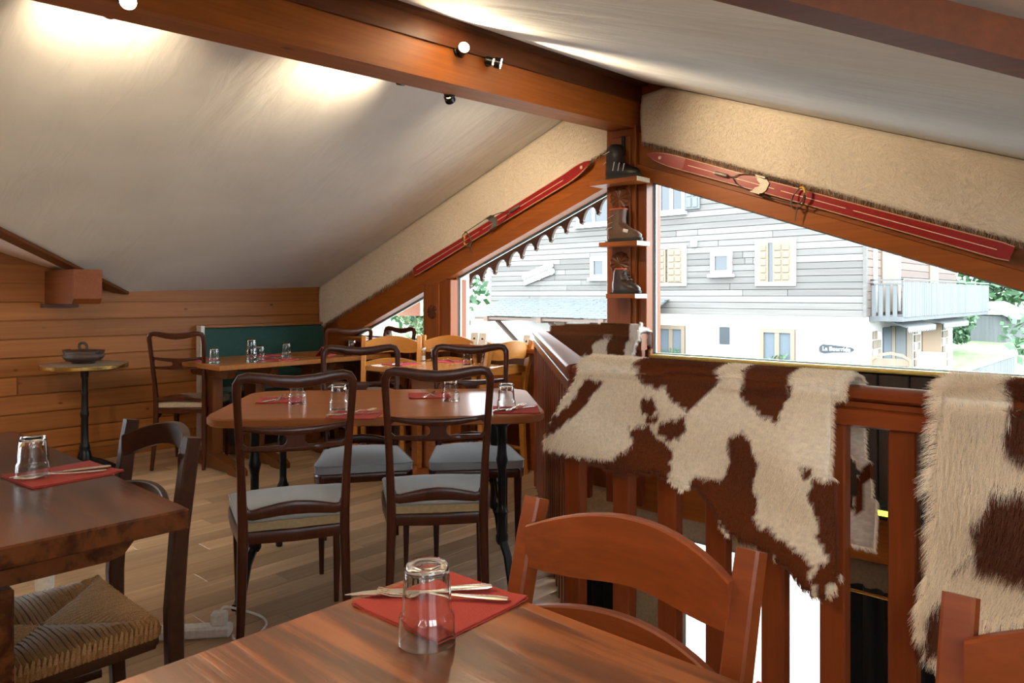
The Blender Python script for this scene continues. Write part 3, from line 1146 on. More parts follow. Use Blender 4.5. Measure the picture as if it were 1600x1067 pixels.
def make_chair_b(label, wd, rush=True, nst=17, hoop=0.0, lean=1.0, sz=.445):
    """farmhouse chair: square posts, an arched crest, a thin bowed slat and a woven seat; faces local +Y"""
    t = thing('slat_back_chair', label, 'chair')
    for s in (-1, 1):
        ly = lambda y: -.282 + (y + .282) * lean
        path = [(s * .197, ly(-.215), 0), (s * .197, ly(-.195), .25), (s * .198, ly(-.19), .44), (s * .199, ly(-.215), .62), (s * .200, ly(-.262), .80), (s * .200, -.282, .862)]
        MB().sweep(path, [.034, .038, .042, .040, .038, .036], [.036] * 6, (0, 1, 0), 8, 7).build('leg', wd, t)
        MB().sweep([(s * .215, .19, sz + .005), (s * .215, .192, 0)], [.038, .032], [.038, .032], (0, 1, 0), 8, 7).build('leg', wd, t)

    def slat(zc, hm, he, arch, y0, bow, th, nm, wav=0.0):
        n = 14
        rings = []
        for i in range(n + 1):
            x = -.188 + .376 * i / n
            q = 1 - (x / .188) ** 2
            y = y0 - bow * q
            top = zc + he / 2 + arch * q + (hm - he) / 2 * q
            bot = zc - he / 2 - (hm - he) / 2 * q + wav * math.cos(x / .188 * PI * 1.5) + arch * hoop * q
            rings.append([(x, y - th / 2, bot), (x, y + th / 2, bot), (x, y + th / 2, top - .003), (x, y + th / 2 - .003, top), (x, y - th / 2 + .003, top), (x, y - th / 2, top - .003)])
        MB().loft(rings).build(nm, wd, t)
    if hoop:
        slat(.792, .058, .062, .050, -.262, .065, .024, 'crest_rail', 0)
    else:
        slat(.790, .078, .070, .036, -.246, .045, .020, 'crest_rail', .005)
    slat(.676, .036, .030, .022, -.222, .042, .018, 'back_slat')
    rl = MB()
    for z in (sz - .04,):
        rl.box(-.2, .2, .180, .200, z - .02, z + .02, .004)
        rl.box(-.19, .19, -.205, -.185, z - .02, z + .02, .004)
        for s in (-1, 1):
            rl.sweep([(s * .197, -.19, z), (s * .214, .19, z)], .02, .04, (1, 0, 0), 8, 6)
    rl.build('seat_frame', wd, t)
    st = MB()
    for s in (-1, 1):
        st.sweep([(s * .197, -.2, .16), (s * .215, .19, .16)], .016, .022, (1, 0, 0), 8, 5)
    st.sweep([(-.206, 0, .16), (.206, 0, .16)], .016, .022, (0, 1, 0), 8, 5)
    st.build('stretcher', wd, t)
    o = rush_seat(.44, .40, .39, sz, nst).build('rush_weave', 'rush', t, smooth=60)
    o['kind'] = 'stuff'
    return t


def trestle_table(name, label, loc, L, W, rotz, top_m, leg_m, th=.042, xs=(-.4, .4), post=.085, foot=True, group=None, bev=.004):
    t = thing(name, label, 'table', loc, rotz, group)
    MB().box(-L / 2, L / 2, -W / 2, W / 2, .75 - th, .75, bev).build('tabletop', top_m, t, smooth=0)
    for x in xs:
        e = W / 2 - .06
        bar = [(-e, .75 - th), (-e, .75 - th - .02), (-e + .035, .75 - th - .062), (-e + .07, .75 - th - .07), (e - .07, .75 - th - .07), (e - .035, .75 - th - .062), (e, .75 - th - .02), (e, .75 - th)]
        MB().prism(bar, 'X', x - .03, x + .03).build('cross_bar', leg_m, t, smooth=0)
        MB().box(x - post / 2, x + post / 2, -.085, .085, .08, .75 - th - .068, .004).build('post', leg_m, t, smooth=0)
        f = W / 2 + .07
        ft = [(-f, 0), (-f, .035), (-f + .04, .06), (-f + .13, .07), (-.12, .10), (.12, .10), (f - .13, .07), (f - .04, .06), (f, .035), (f, 0), (f - .12, 0), (f - .14, .012), (-f + .14, .012), (-f + .12, 0)]
        MB().prism(ft, 'X', x - .04, x + .04).build('foot', leg_m, t, smooth=0)
    if len(xs) > 1:
        MB().box(xs[0] - .07, xs[-1] + .07, -.018, .018, .30, .39, .003).build('stretcher', leg_m, t, smooth=0)
    return t


# tumbler: stands upside down, mouth on the table
def tumbler_profile(k=1.0):
    o = [(.0385, 0), (.0392, .004), (.0385, .016), (.0380, .032), (.0372, .037), (.0338, .0415), (.0338, .046), (.0334, .058), (.0322, .078), (.0305, .096), (.0290, .103), (.0262, .107), (.020, .108)]
    i = [(.020, .101), (.0262, .098), (.0278, .094), (.0296, .078), (.0310, .058), (.0313, .046), (.0313, .0415), (.0348, .037), (.0356, .032), (.0360, .016), (.0365, .004), (.0370, 0)]
    return o, i


def tumbler(name, label, loc, mat, seg=28, group=None):
    o, i = tumbler_profile()
    mb = MB()
    pts = o + [(.0005, .1075), (.0005, .1012)] + i
    mb.lathe(pts, seg, closed=True)
    ob = mb.build(name, mat, None, smooth=60, loc=loc)
    return tag(ob, label, 'glass', group)


def napkin(label, loc, rotz, mat='napkin_red', s=.19, s2=None, group=None, nm='napkin'):
    t = thing(nm, label, 'napkin', loc, rotz, group)
    s2 = s2 or s
    for k, (a, z) in enumerate(((.0, .0), (.002, .0022))):
        n = 6
        vs, fs = [], []
        for zz in (0, 1):
            for j in range(n + 1):
                for i in range(n + 1):
                    u, v = i / n - .5, j / n - .5
                    lift = .004 * max(0, abs(u) * 2 - .75) * max(0, abs(v) * 2 - .75) * 16 * (1 if (i > 3) == (j > 3) else .3)
                    vs.append((u * (s - a), v * (s2 - a), z + zz * .0018 + lift * (1 if k else .6)))
        m_ = (n + 1) * (n + 1)
        for j in range(n):
            for i in range(n):
                q = j * (n + 1) + i
                fs += [(q + n + 1, q + n + 2, q + 1, q), (m_ + q, m_ + q + 1, m_ + q + n + 2, m_ + q + n + 1)]
        rim = [i for i in range(n + 1)] + [(j + 1) * (n + 1) - 1 for j in range(1, n + 1)] + [n * (n + 1) + i for i in range(n - 1, -1, -1)] + [j * (n + 1) for j in range(n - 1, 0, -1)]
        for i in range(len(rim)):
            p, q = rim[i], rim[(i + 1) % len(rim)]
            fs.append((p, q, m_ + q, m_ + p))
        MB().add(vs, fs).build('fold', mat, t, smooth=40)
    return t


def make_fork(label, mat='steel', L=.205):
    t = thing('fork', label, 'fork')
    h = L
    MB().sweep([(0, -h * .5, .003), (0, -h * .42, .0035), (0, -h * .2, .004), (0, 0, .006), (0, h * .12, .009), (0, h * .18, .008)], [.002, .003, .003, .003, .003, .002], [.012, .018, .013, .008, .006, .012], (0, 0, 1), 8, 2.6).build('handle', mat, t)
    hd = MB()
    hd.sweep([(0, h * .17, .008), (0, h * .22, .005), (0, h * .29, .003)], [.0018, .0018, .0016], [.012, .025, .026], (0, 0, 1), 8, 2.6)
    for k in range(4):
        x = -.0102 + .0068 * k
        hd.sweep([(x, h * .285, .003), (x, h * .38, .0035), (x, h * .5, .008)], [.0016, .0016, .001], [.0038, .0034, .0018], (0, 0, 1), 6, 3)
    hd.build('tines', mat, t)
    return t


def make_knife(label, mat='steel', L=.228):
    t = thing('knife', label, 'knife')
    h = L
    MB().sweep([(0, -h * .5, .004), (0, -h * .46, .004), (0, -h * .25, .004), (0, -.005, .004)], [.005, .007, .0065, .005], [.010, .018, .016, .013], (0, 0, 1), 10, 2.6).build('handle', mat, t)
    bl = [(-.007, -.006), (.007, -.006), (.011, .01), (.012, .05), (.009, .085), (0, h * .5), (-.008, .07)]
    MB().prism(bl, 'Z', .003, .0045).build('blade', mat, t, smooth=0)
    return t

# ------------------------------------------------------------------ tables
# oak table the photographer sits at
trestle_table('dining_table', 'large red-brown oak table in the foreground with one upturned glass', (-0.32, 0.455, 0), 1.30, 0.80, 0, 'oak_table', 'oak_table', .04, (-.38, .38))
trestle_table('dining_table', 'dark oak table cut off by the lower left corner of the picture', (-2.33, 0.325, 0), 1.38, 0.79, 0, 'oak_table_dark', 'oak_table_dark', .045, (-.54, .54), post=.12)

# table with clipped corners on cast-iron pedestals, centre of the room
TA = math.atan2(1.005, 1.01) + R(3)
t3 = thing('dining_table', 'cherry-coloured table with clipped corners on black cast-iron legs', 'table', (-2.655, 2.035, 0), TA)
L3, W3, cc = 1.34, 0.86, .13
tp = []
for (cx, cy, a0) in ((L3 / 2 - cc, W3 / 2 - cc, 0), (-L3 / 2 + cc, W3 / 2 - cc, 90), (-L3 / 2 + cc, -W3 / 2 + cc, 180), (L3 / 2 - cc, -W3 / 2 + cc, 270)):
    for k in range(6):
        a = R(a0 + 90 * k / 5)
        tp.append((cx + cc * math.cos(a), cy + cc * math.sin(a)))
tp2 = [(x * .992, y * .988) for x, y in tp]
mb = MB()
mb.loft([[(x, y, .715) for x, y in tp2], [(x, y, .72) for x, y in tp], [(x, y, .744) for x, y in tp], [(x, y, .75) for x, y in tp2]])
mb.build('tabletop', 'table_cherry', t3, smooth=30)
for sx in (-1, 1):
    px = sx * (L3 / 2 - .17)
    MB().box(px - .045, px + .045, -.30, .30, .695, .716, .003).build('cross_bar', 'white_plastic' if False else 'table_cherry', t3, smooth=0)
    for sy in (-1, 1):
        py = sy * .26
        prof = [(.034, .695), (.036, .688), (.020, .675), (.018, .60), (.021, .56), (.025, .54), (.021, .52), (.017, .50), (.016, .36), (.020, .34), (.028, .325), (.020, .31), (.018, .29), (.020, .24), (.026, .225), (.026, .205), (.018, .19)]
        MB().lathe(prof, 14, (px, py, 0)).build('leg', 'black_iron', t3, smooth=50)
        MB().sweep([(px, py, .215), (px + sx * .02, py + sy * .035, .15), (px + sx * .03, py + sy * .055, .06), (px + sx * .04, py + sy * .10, .012), (px + sx * .045, py + sy * .125, .014)], [.036, .034, .030, .034, .028], [.040, .036, .030, .026, .026], (1, 0, 0), 8, 3).build('foot', 'black_iron', t3)
    MB().sweep([(px, -.26, .36), (px, 0, .30), (px, .26, .36)], .014, .022, (1, 0, 0), 8, 3).build('brace', 'black_iron', t3)

# two trestle tables in front of the green bench
trestle_table('trestle_table', 'honey-coloured trestle table by the wall carrying the stacked glasses', (-5.17, 2.70, 0), 0.79, 0.73, R(90), 'table_honey', 'trestle_dark', .035, (-.27, .05), post=.075)
trestle_table('trestle_table', 'trestle table in the far corner beside the green bench', (-5.17, 3.43, 0), 0.62, 0.73, R(90), 'table_honey', 'trestle_dark', .035, (-.20, .20), post=.075)

# square light table by the window
t6 = thing('dining_table', 'light orange wooden table close to the gable window', 'table', (-3.78, 3.32, 0))
MB().box(-.36, .36, -.32, .32, .715, .75, .006).build('tabletop', 'table_light', t6, smooth=0)
MB().box(-.30, .30, -.24, .24, .69, .715, .004).build('cross_bar', 'table_light', t6, smooth=0)
MB().box(-.20, .20, -.05, .05, .06, .69, .006).build('pedestal', 'table_cherry', t6, smooth=0)
MB().box(-.28, .28, -.22, .22, 0, .06, .012).build('base', 'table_cherry', t6, smooth=0)

# round bistro table at the wall
t7 = thing('bistro_table', 'round bistro table with brass rim on a black pedestal', 'table', (-5.66, 1.755, 0))
MB().lathe([(.245, .722), (.268, .724), (.268, .748), (.262, .749)], 40).build('tabletop', 'stone_top', t7, smooth=40)
MB().lathe([(.2685, .722), (.272, .726), (.272, .746), (.2685, .7495), (.266, .7495), (.266, .722)], 40, closed=True).build('rim', 'brass', t7, smooth=40)
MB().lathe([(.07, .722), (.045, .71), (.026, .70), (.024, .66), (.019, .65), (.019, .56), (.022, .55), (.022, .54), (.020, .53), (.022, .42), (.027, .41), (.027, .39), (.022, .38), (.024, .20), (.030, .19), (.034, .17), (.030, .155), (.038, .14), (.046, .10), (.05, .07)], 16).build('pedestal', 'black_iron', t7, smooth=50)
for k in range(3):
    a = R(-65 + 120 * k)
    c, s = math.cos(a), math.sin(a)
    MB().sweep([(c * .03, s * .03, .085), (c * .12, s * .12, .06), (c * .20, s * .20, .03), (c * .26, s * .26, .012)], [.05, .04, .035, .04], [.05, .04, .03, .02], (-s, c, 0), 8, 3).build('foot', 'black_iron', t7)

# clay dish with handles on the bistro table
cl = thing('clay_dish', 'dark clay dish with a looped lid handle on the round table', 'dish', (-5.70, 1.76, .7495), R(35))
MB().lathe([(.07, 0), (.075, .012), (.105, .020), (.125, .040), (.128, .052), (.120, .066), (.118, .070)], 28).build('bowl', 'clay', cl, smooth=50)
MB().lathe([(.117, .066), (.119, .082), (.112, .090), (.05, .094), (.02, .100)], 28).build('lid', 'clay', cl, smooth=50)
MB().tube(smooth_path([(-.03, 0, .095), (-.032, 0, .13), (-.012, 0, .142), (.012, 0, .138), (.025, 0, .12), (.024, 0, .095)], 3), .010, 8).build('handle', 'clay', cl)
for s in (-1, 1):
    MB().prism([(s * .105, .066), (s * .135, .075), (s * .142, .094), (s * .128, .096), (s * .110, .088)], 'Y', -.03, .03).build('ear', 'clay', cl, smooth=0)

# green bench along the left wall
be = thing('bench', 'dark green upholstered bench along the wooden wall in the corner', 'bench', (0, 0, 0))
MB().box(-6.045, -5.99, 2.74, 3.885, .30, .955, .012).build('back_panel', 'green_velvet', be, smooth=0)
MB().box(-6.045, -5.975, 2.74, 3.885, .955, .978, .004).build('top_trim', 'pine', be, smooth=0)
MB().box(-6.045, -5.96, 2.705, 2.738, .0, .975, .003).build('end_trim', 'trim_white', be, smooth=0)
MB().box(-5.99, -5.60, 2.76, 3.885, .36, .46, .03).build('seat', 'green_velvet', be, smooth=0)
MB().box(-6.0, -5.64, 2.76, 3.885, 0, .36).build('base', 'dark_board', be, smooth=0)

# ------------------------------------------------------------------ chairs
ca = make_chair_a('mahogany chair with grey cushion seen from behind at the clipped-corner table, nearer the rush chair')


def place_a(root, L_, R_, from_behind, label, first=False, rot_extra=0.0, shift=0.0):
    """put a chair so that its crest ends come to the two given ground points"""
    (x0, y0), (x1, y1) = L_, R_
    rx, ry = x1 - x0, y1 - y0
    l = math.hypot(rx, ry)
    rx, ry = rx / l, ry / l
    f = (-ry, rx) if from_behind else (ry, -rx)
    cx, cy = (x0 + x1) / 2 + f[0] * (.285 + shift), (y0 + y1) / 2 + f[1] * (.285 + shift)
    th = head(*f) + rot_extra
    if first:
        root.location = (cx, cy, 0)
        root.rotation_euler = (0, 0, th)
        root['label'] = label
        return root
    return dup(root, (cx, cy, 0), th, label)


GA = 'mahogany dining chairs'
ca['group'] = GA
place_a(ca, (-2.274, 1.156), (-2.11, 1.471), True, 'mahogany chair, the left of two seen from behind at the clipped-corner table', True)
place_a(ca, (-2.097, 1.601), (-1.853, 1.89), True, 'mahogany chair, the right of two seen from behind, right behind the foreground glass')
place_a(ca, (-3.241, 2.073), (-3.014, 2.412), False, 'mahogany chair across the clipped-corner table, the left of two facing the camera')
place_a(ca, (-2.903, 2.515), (-2.637, 2.828), False, 'mahogany chair across the clipped-corner table, next to the stair railing')
place_a(ca, (-4.924, 3.194), (-4.837, 3.58), True, 'mahogany chair at the far corner table, its back to the light wooden chairs')
place_a(ca, (-4.94, 3.78), (-4.55, 3.78), False, 'mahogany chair standing right against the small gable window')
ca2 = make_chair_a('mahogany chair with beige seat between the wall boards and the stacked-glass table', 'cushion_beige', 'cushion_beige')
ca2['group'] = GA
place_a(ca2, (-5.345, 2.065), (-5.09, 2.325), True, 'mahogany chair with beige seat at the end of the trestle table by the wall', True)

GB = 'slat-back chairs'
cb = make_chair_b('cherry-red slat-back chair at the foreground table in front of the hide', 'chair_cherry')
cb['group'] = GB
cb.location = (-0.664, 0.715, 0)
cb.rotation_euler = (0, 0, PI)
dup(cb, (-0.01, 0.735, 0), PI, 'cherry-red slat-back chair cut off by the lower right picture corner')
cc_ = make_chair_b('dark slat-back chair with rush seat tucked under the dark oak table', 'chair_walnut', nst=34, hoop=1.0, lean=.5, sz=.42)
cc_['group'] = GB
cc_.location = (-2.07, 0.545, 0)
cc_.rotation_euler = (0, 0, PI)
ch = make_chair_b('light orange slat-back chair at the window table', 'chair_honey', nst=13)
ch['group'] = GB
ch.location = (-4.36 + .282 * .75, 3.40 - .282 * .66, 0)
ch.rotation_euler = (0, 0, head(.75, -.66))
ch.scale = (1, 1, 1.07)
ch['label'] = 'light orange slat-back chair at the left end of the window table'
dup(ch, (-4.10 + .282 * .55, 3.74 - .282 * .83, 0), head(.55, -.83), 'light orange slat-back chair with its back against the gable window')
dup(ch, (-3.60, 3.58, 0), head(-1, 0.0), 'light orange slat-back chair between window table and stair railing')

# chair with a cream back just entering the picture on the left
cs = thing('shell_chair', 'cream shell chair with black leg at the left picture edge', 'chair', (-4.46, 0.77, 0), R(48))
MB().sweep([(-.19, 0, .60), (-.20, 0, .70), (-.19, 0, .82), (-.15, 0, .87), (0, .01, .885), (.15, 0, .87), (.19, 0, .82), (.20, 0, .70), (.19, 0, .60)], .02, .07, (0, 1, 0), 8, 3).build('back_frame', 'cream_paint', cs)
MB().sweep([(0, .005, .60), (0, 0, .74), (0, .005, .87)], .014, .36, (0, 1, 0), 8, 5).build('backrest', 'cream_paint', cs)
MB().box(-.2, .2, -.42, -.02, .43, .46, .015).build('seat', 'cream_paint', cs, smooth=0)
for sx in (-1, 1):
    MB().tube([(sx * .17, -.01, .62), (sx * .18, -.02, .44), (sx * .21, .05, 0)], .012, 8).build('leg', 'black_iron', cs)
    MB().tube([(sx * .17, -.36, .44), (sx * .20, -.44, 0)], .012, 8).build('leg', 'black_iron', cs)

# ------------------------------------------------------------------ things on the tables
ZT = .75
GN, GG, GF, GK = 'red paper napkins', 'upturned tumblers', 'forks on napkins', 'knives on napkins'
napkin('red folded napkin under the foreground glass', (-0.852, 0.758, ZT), R(2), group=GN)
napkin('red napkin corner at the lower edge beside the cherry-red chair', (-0.30, 0.764, ZT), R(-1), group=GN)
napkin('red napkin on the dark oak table in the lower left', (-2.19, 0.628, ZT), R(6), s=.20, s2=.22, group=GN)
napkin('red napkin at the far left end of the clipped-corner table', (-3.03, 1.735, ZT), R(55), group=GN)
napkin('red napkin on the clipped-corner table between the two chairs seen from behind', (-2.43, 1.72, ZT), R(40), group=GN)
napkin('red napkin in the middle of the clipped-corner table under crossed cutlery', (-2.655, 2.29, ZT), R(52), group=GN)
napkin('red napkin on the right end of the clipped-corner table next to the railing', (-2.06, 2.245, ZT), R(45), group=GN)
napkin('pink-red napkin on the wall-side corner of the stacked-glass table', (-5.38, 2.44, ZT), R(8), 'napkin_pink', group=GN)
napkin('pink-red napkin in front of the stacked glasses near the table edge', (-4.93, 2.82, ZT), R(12), 'napkin_pink', group=GN)
napkin('pink-red napkin behind the single glass on the wall-side table', (-5.36, 2.94, ZT), R(4), 'napkin_pink', group=GN)
napkin('pink-red napkin on the far corner table', (-5.30, 3.55, ZT), R(4), 'napkin_pink', group=GN)
napkin('pink-red napkin at the left of the window table', (-4.03, 3.22, ZT), R(10), 'napkin_pink', group=GN)
napkin('pink-red napkin at the window side of the light table', (-3.92, 3.58, ZT), R(-8), 'napkin_pink', group=GN)
st = thing('napkin', 'red napkin standing up like a tent on the far corner table', 'napkin', (-5.02, 3.27, ZT), R(30), GN)
MB().prism([(-.055, 0), (-.051, 0), (0, .068), (.051, 0), (.055, 0), (.001, .075), (-.001, .075)], 'Y', -.07, .07).build('fold', 'napkin_red', st, smooth=0)

tumbler('tumbler', 'upturned glass on the red napkin in the foreground', (-0.772, 0.662, ZT), 'crystal', 40, GG)
gl = tumbler('tumbler', 'upturned glass on the dark oak table in the lower left', (-2.213, 0.565, ZT), 'crystal', 32, GG)
for (x, y, lab, dz) in (
        (-2.885, 1.735, 'upturned glass at the left end of the clipped-corner table', 0),
        (-2.60, 1.755, 'upturned glass behind the right post of the left chair seen from behind', 0),
        (-2.463, 2.25, 'upturned glass beside crossed cutlery in the middle of the clipped-corner table', 0),
        (-2.105, 2.235, 'upturned glass at the right end of the clipped-corner table near the railing', 0),
        (-5.05, 2.385, 'single upturned glass at the near end of the wall-side trestle table', 0),
        (-4.93, 2.60, 'lower glass of the stack of two on the wall-side table', 0),
        (-4.93, 2.60, 'upper glass of the stack of two on the wall-side table', .060),
        (-5.05, 2.73, 'upturned glass right behind the stack of two', 0),
        (-5.20, 3.03, 'upturned glass at the right end of the wall-side table', 0),
        (-5.12, 3.58, 'upturned glass beside the napkin on the far corner table', 0),
        (-5.02, 3.66, 'upturned glass nearest the gable window on the far corner table', 0),
        (-3.66, 3.50, 'upturned glass on the right of the light window table', 0),
        (-3.58, 3.60, 'upturned glass at the window corner of the light table', 0)):
    g = gl.copy()
    COL.objects.link(g)
    g.location = (x, y, ZT + dz)
    g['label'] = lab

fk = make_fork('steel fork lying across the foreground napkin', 'steel_warm')
kf = make_knife('steel knife lying across the foreground napkin', 'steel_warm')
fk['group'] = GF
kf['group'] = GK


def lay(root, p, q, z, label, first=False):
    """lay cutlery from handle end p to tip q"""
    dx, dy = q[0] - p[0], q[1] - p[1]
    th = head(dx, dy)
    loc = ((p[0] + q[0]) / 2, (p[1] + q[1]) / 2, z)
    if first:
        root.location = loc
        root.rotation_euler = (0, 0, th)
        return root
    return dup(root, loc, th, label)


ZN = ZT + .0045
lay(kf, (-0.823, 0.842), (-0.968, 0.662), ZN + .001, None, True)
lay(fk, (-0.777, 0.822), (-0.935, 0.705), ZN + .001, None, True)
lay(kf, (-2.17, 0.72), (-2.215, 0.53), ZN, 'knife on the red napkin of the dark oak table')
lay(fk, (-2.135, 0.70), (-2.185, 0.53), ZN, 'fork on the red napkin of the dark oak table')
SETS = (((-3.03, 1.735), 20, 'at the far left end of the clipped-corner table'), ((-2.43, 1.72), -25, 'between the two chairs seen from behind'),
        ((-2.655, 2.29), 35, 'in the middle of the clipped-corner table'), ((-2.06, 2.245), -10, 'at the railing end of the clipped-corner table'),
        ((-5.38, 2.44), 15, 'on the wall-side corner of the stacked-glass table'), ((-4.93, 2.82), 60, 'in front of the stacked glasses'),
        ((-5.36, 2.94), 60, 'behind the single glass of the wall-side table'), ((-5.30, 3.55), 30, 'on the far corner table'),
        ((-4.03, 3.22), 20, 'at the left of the window table'), ((-3.92, 3.58), 60, 'at the window side of the light table'))
for (c, a, where) in SETS:
    a1, a2 = R(a + 90), R(a + 122)
    for root, an, nm, ll, dz in ((kf, a1, 'knife', .10, 0), (fk, a2, 'fork', .09, .006)):
        p = (c[0] - math.cos(an) * ll, c[1] - math.sin(an) * ll)
        q = (c[0] + math.cos(an) * ll, c[1] + math.sin(an) * ll)
        lay(root, p, q, ZN + dz, 'steel %s on the napkin %s' % (nm, where))

for (x, y, nm, mt, lab) in ((-4.12, 3.50, 'salt_shaker', 'salt', 'glass salt shaker with steel cap on the window table'), (-4.05, 3.53, 'pepper_shaker', 'pepper', 'glass pepper shaker with steel cap on the window table')):
    t = thing(nm, lab, 'shaker', (x, y, ZT))
    MB().lathe([(.020, 0), (.021, .004), (.018, .05), (.016, .07)], 16).build('jar', 'tumbler_glass', t, smooth=50)
    MB().lathe([(.014, .004), (.014, .035)], 12).build('filling', mt, t, smooth=50)
    MB().lathe([(.0165, .07), (.018, .073), (.017, .09), (.010, .098), (.004, .099)], 16).build('cap', 'steel', t, smooth=50)
for (x, y, rz, lab) in ((-3.83, 3.82, 8, 'white menu card on the window sill behind the light chair'), (-3.40, 3.82, -5, 'white menu card on the window sill next to the stair railing'),
                        (-4.93, 3.815, 0, 'white menu card on the sill of the small gable window'), (-3.92, 3.825, 15, 'narrow white card on the window sill left of the wider one')):
    t = thing('menu_card', lab, 'card', (x, y, .86), R(rz), 'cards on the window sill')
    MB().prism([(-.018, 0), (-.016, 0), (0, .082), (.016, 0), (.018, 0), (.001, .088), (-.001, .088)], 'X', -.032, .032).build('tent', 'paper_white', t, smooth=0)
    MB().lathe([(.009, 0), (.009, .0008)], 12, (0, -.0105, .045), 'Y').build('printed_mark', 'ink', t, smooth=0)

# power strip with its white cable on the floor
ps = thing('power_strip', 'white power strip with plug and cable on the floor behind the rush chair', 'power strip', (-2.66, 1.15, 0), R(50))
MB().box(-.16, .16, -.028, .028, 0, .04, .008).build('body', 'white_plastic', ps, smooth=0)
MB().box(.09, .145, -.02, .02, .04, .085, .006).build('plug', 'white_plastic', ps, smooth=0)
MB().tube(smooth_path([(.12, 0, .085), (.13, .03, .09), (.16, .10, .05), (.23, .13, .01), (.27, .06, .006), (.25, -.03, .006), (.19, -.06, .006), (.17, -.02, .006)]), .0045, 8).build('cable', 'white_plastic', ps)
MB().tube(smooth_path([(-.16, 0, .02), (-.22, -.01, .006), (-.36, -.06, .006), (-.5, -.04, .006), (-.62, .02, .006)]), .0045, 8).build('cord', 'white_plastic', ps)
wp = MB().lathe([(.05, 0), (.05, .02), (.032, .05), (.036, .16), (.040, .28), (.034, .40), (.030, .5), (.05, .52)], 20)
tag(wp.build('pedestal_stand', 'white_plastic', None, 50, (-3.37, 0.90, 0)), 'white turned pedestal half hidden behind the rush chair', 'pedestal')

# ------------------------------------------------------------------ stair railing
RY, RZ = 1.915, 1.0      # centre line and top of the front hand rail
ra = thing('stair_railing', 'reddish wooden stair railing with square balusters around the stairwell', 'railing', (0, 0, 0))


def rail_run(p, q, hint):
    """cap and lower member of one straight run"""
    p, q = Vector(p), Vector(q)
    cap = MB().sweep([p + Vector((0, 0, -.018)), q + Vector((0, 0, -.018))], .095, .036, hint, 12, 3.0)
    o = cap.build('handrail', 'rail_wood', ra)
    MB().sweep([p + Vector((0, 0, -.043)), q + Vector((0, 0, -.043))], .070, .016, hint, 8, 8).build('rail_groove', 'rail_wood', o)
    MB().sweep([p + Vector((0, 0, -.074)), q + Vector((0, 0, -.074))], .082, .048, hint, 8, 7).build('under_rail', 'rail_wood', o)


A_ = (-1.475, RY + .0)
B_ = (-3.10, 3.60)
C_ = (-2.38, 3.70)
rail_run((A_[0], A_[1], RZ), (XR, RY, RZ), (0, 1, 0))
dn = Vector((B_[1] - A_[1], -(B_[0] - A_[0]), 0)).normalized()
rail_run((*A_, RZ), (*B_, RZ), tuple(dn))
rail_run((*B_, RZ), (*C_, RZ), (0, 1, 0))
bal = MB().box(-.031, .031, -.022, .022, -.012, RZ - .09, .004).build('baluster', 'baluster_wood', ra, smooth=0)
bal.location = (-1.492, RY, 0)
pos = [(-1.303, RY), (-1.143, RY), (-.988, RY), (-.825, RY), (-.672, RY), (-.513, RY)]
x = -.355
while x < XR - .1:
    pos.append((x, RY))
    x += .157
rzs = [0.0] * len(pos)
nd = 19
for k in range(1, nd):
    f = k / nd
    pos.append((A_[0] + (B_[0] - A_[0]) * f, A_[1] + (B_[1] - A_[1]) * f))
    rzs.append(math.atan2(B_[1] - A_[1], B_[0] - A_[0]))
for k in range(0, 5):
    f = k / 4.2
    pos.append((B_[0] + (C_[0] - B_[0]) * f, B_[1] + (C_[1] - B_[1]) * f))
    rzs.append(0.1)
for (p, rz) in zip(pos, rzs):
    b = bal.copy()
    COL.objects.link(b)
    b.parent = ra
    b.location = (p[0], p[1], 0)
    b.rotation_euler = (0, 0, rz)


# ------------------------------------------------------------------ hides and fur
def strands(name, roots, parent):
    """roots: list of (position, direction, length, colour, radius); one hair object"""
    cu = bpy.data.hair_curves.new(name)
    n = len(roots)
    cu.add_curves([4] * n)
    pos, rad, col = [], [], []
    rnd = random.Random(11)
    for (p, d, L, c, r) in roots:
        droop = Vector((0, 0, -1))
        for k in range(4):
            f = k / 3
            q = p + d * (L * f) + droop * (L * .30 * f * f) + Vector((rnd.uniform(-1, 1), rnd.uniform(-1, 1), rnd.uniform(-1, 1))) * (L * .06 * f)
            pos += [q.x, q.y, q.z]
            rad.append(r * (1 - .75 * f))
        col += [c[0], c[1], c[2], 1.0]
    cu.points.foreach_set('position', pos)
    at = cu.attributes.get('radius') or cu.attributes.new('radius', 'FLOAT', 'POINT')
    at.data.foreach_set('value', rad)
    ac = cu.attributes.new('fur_colour', 'FLOAT_COLOR', 'CURVE')
    ac.data.foreach_set('color', col)
    cu.materials.append(MATS['fur_strands'])
    o = bpy.data.objects.new(name, cu)
    COL.objects.link(o)
    o.parent = parent
    o['kind'] = 'stuff'
    return o


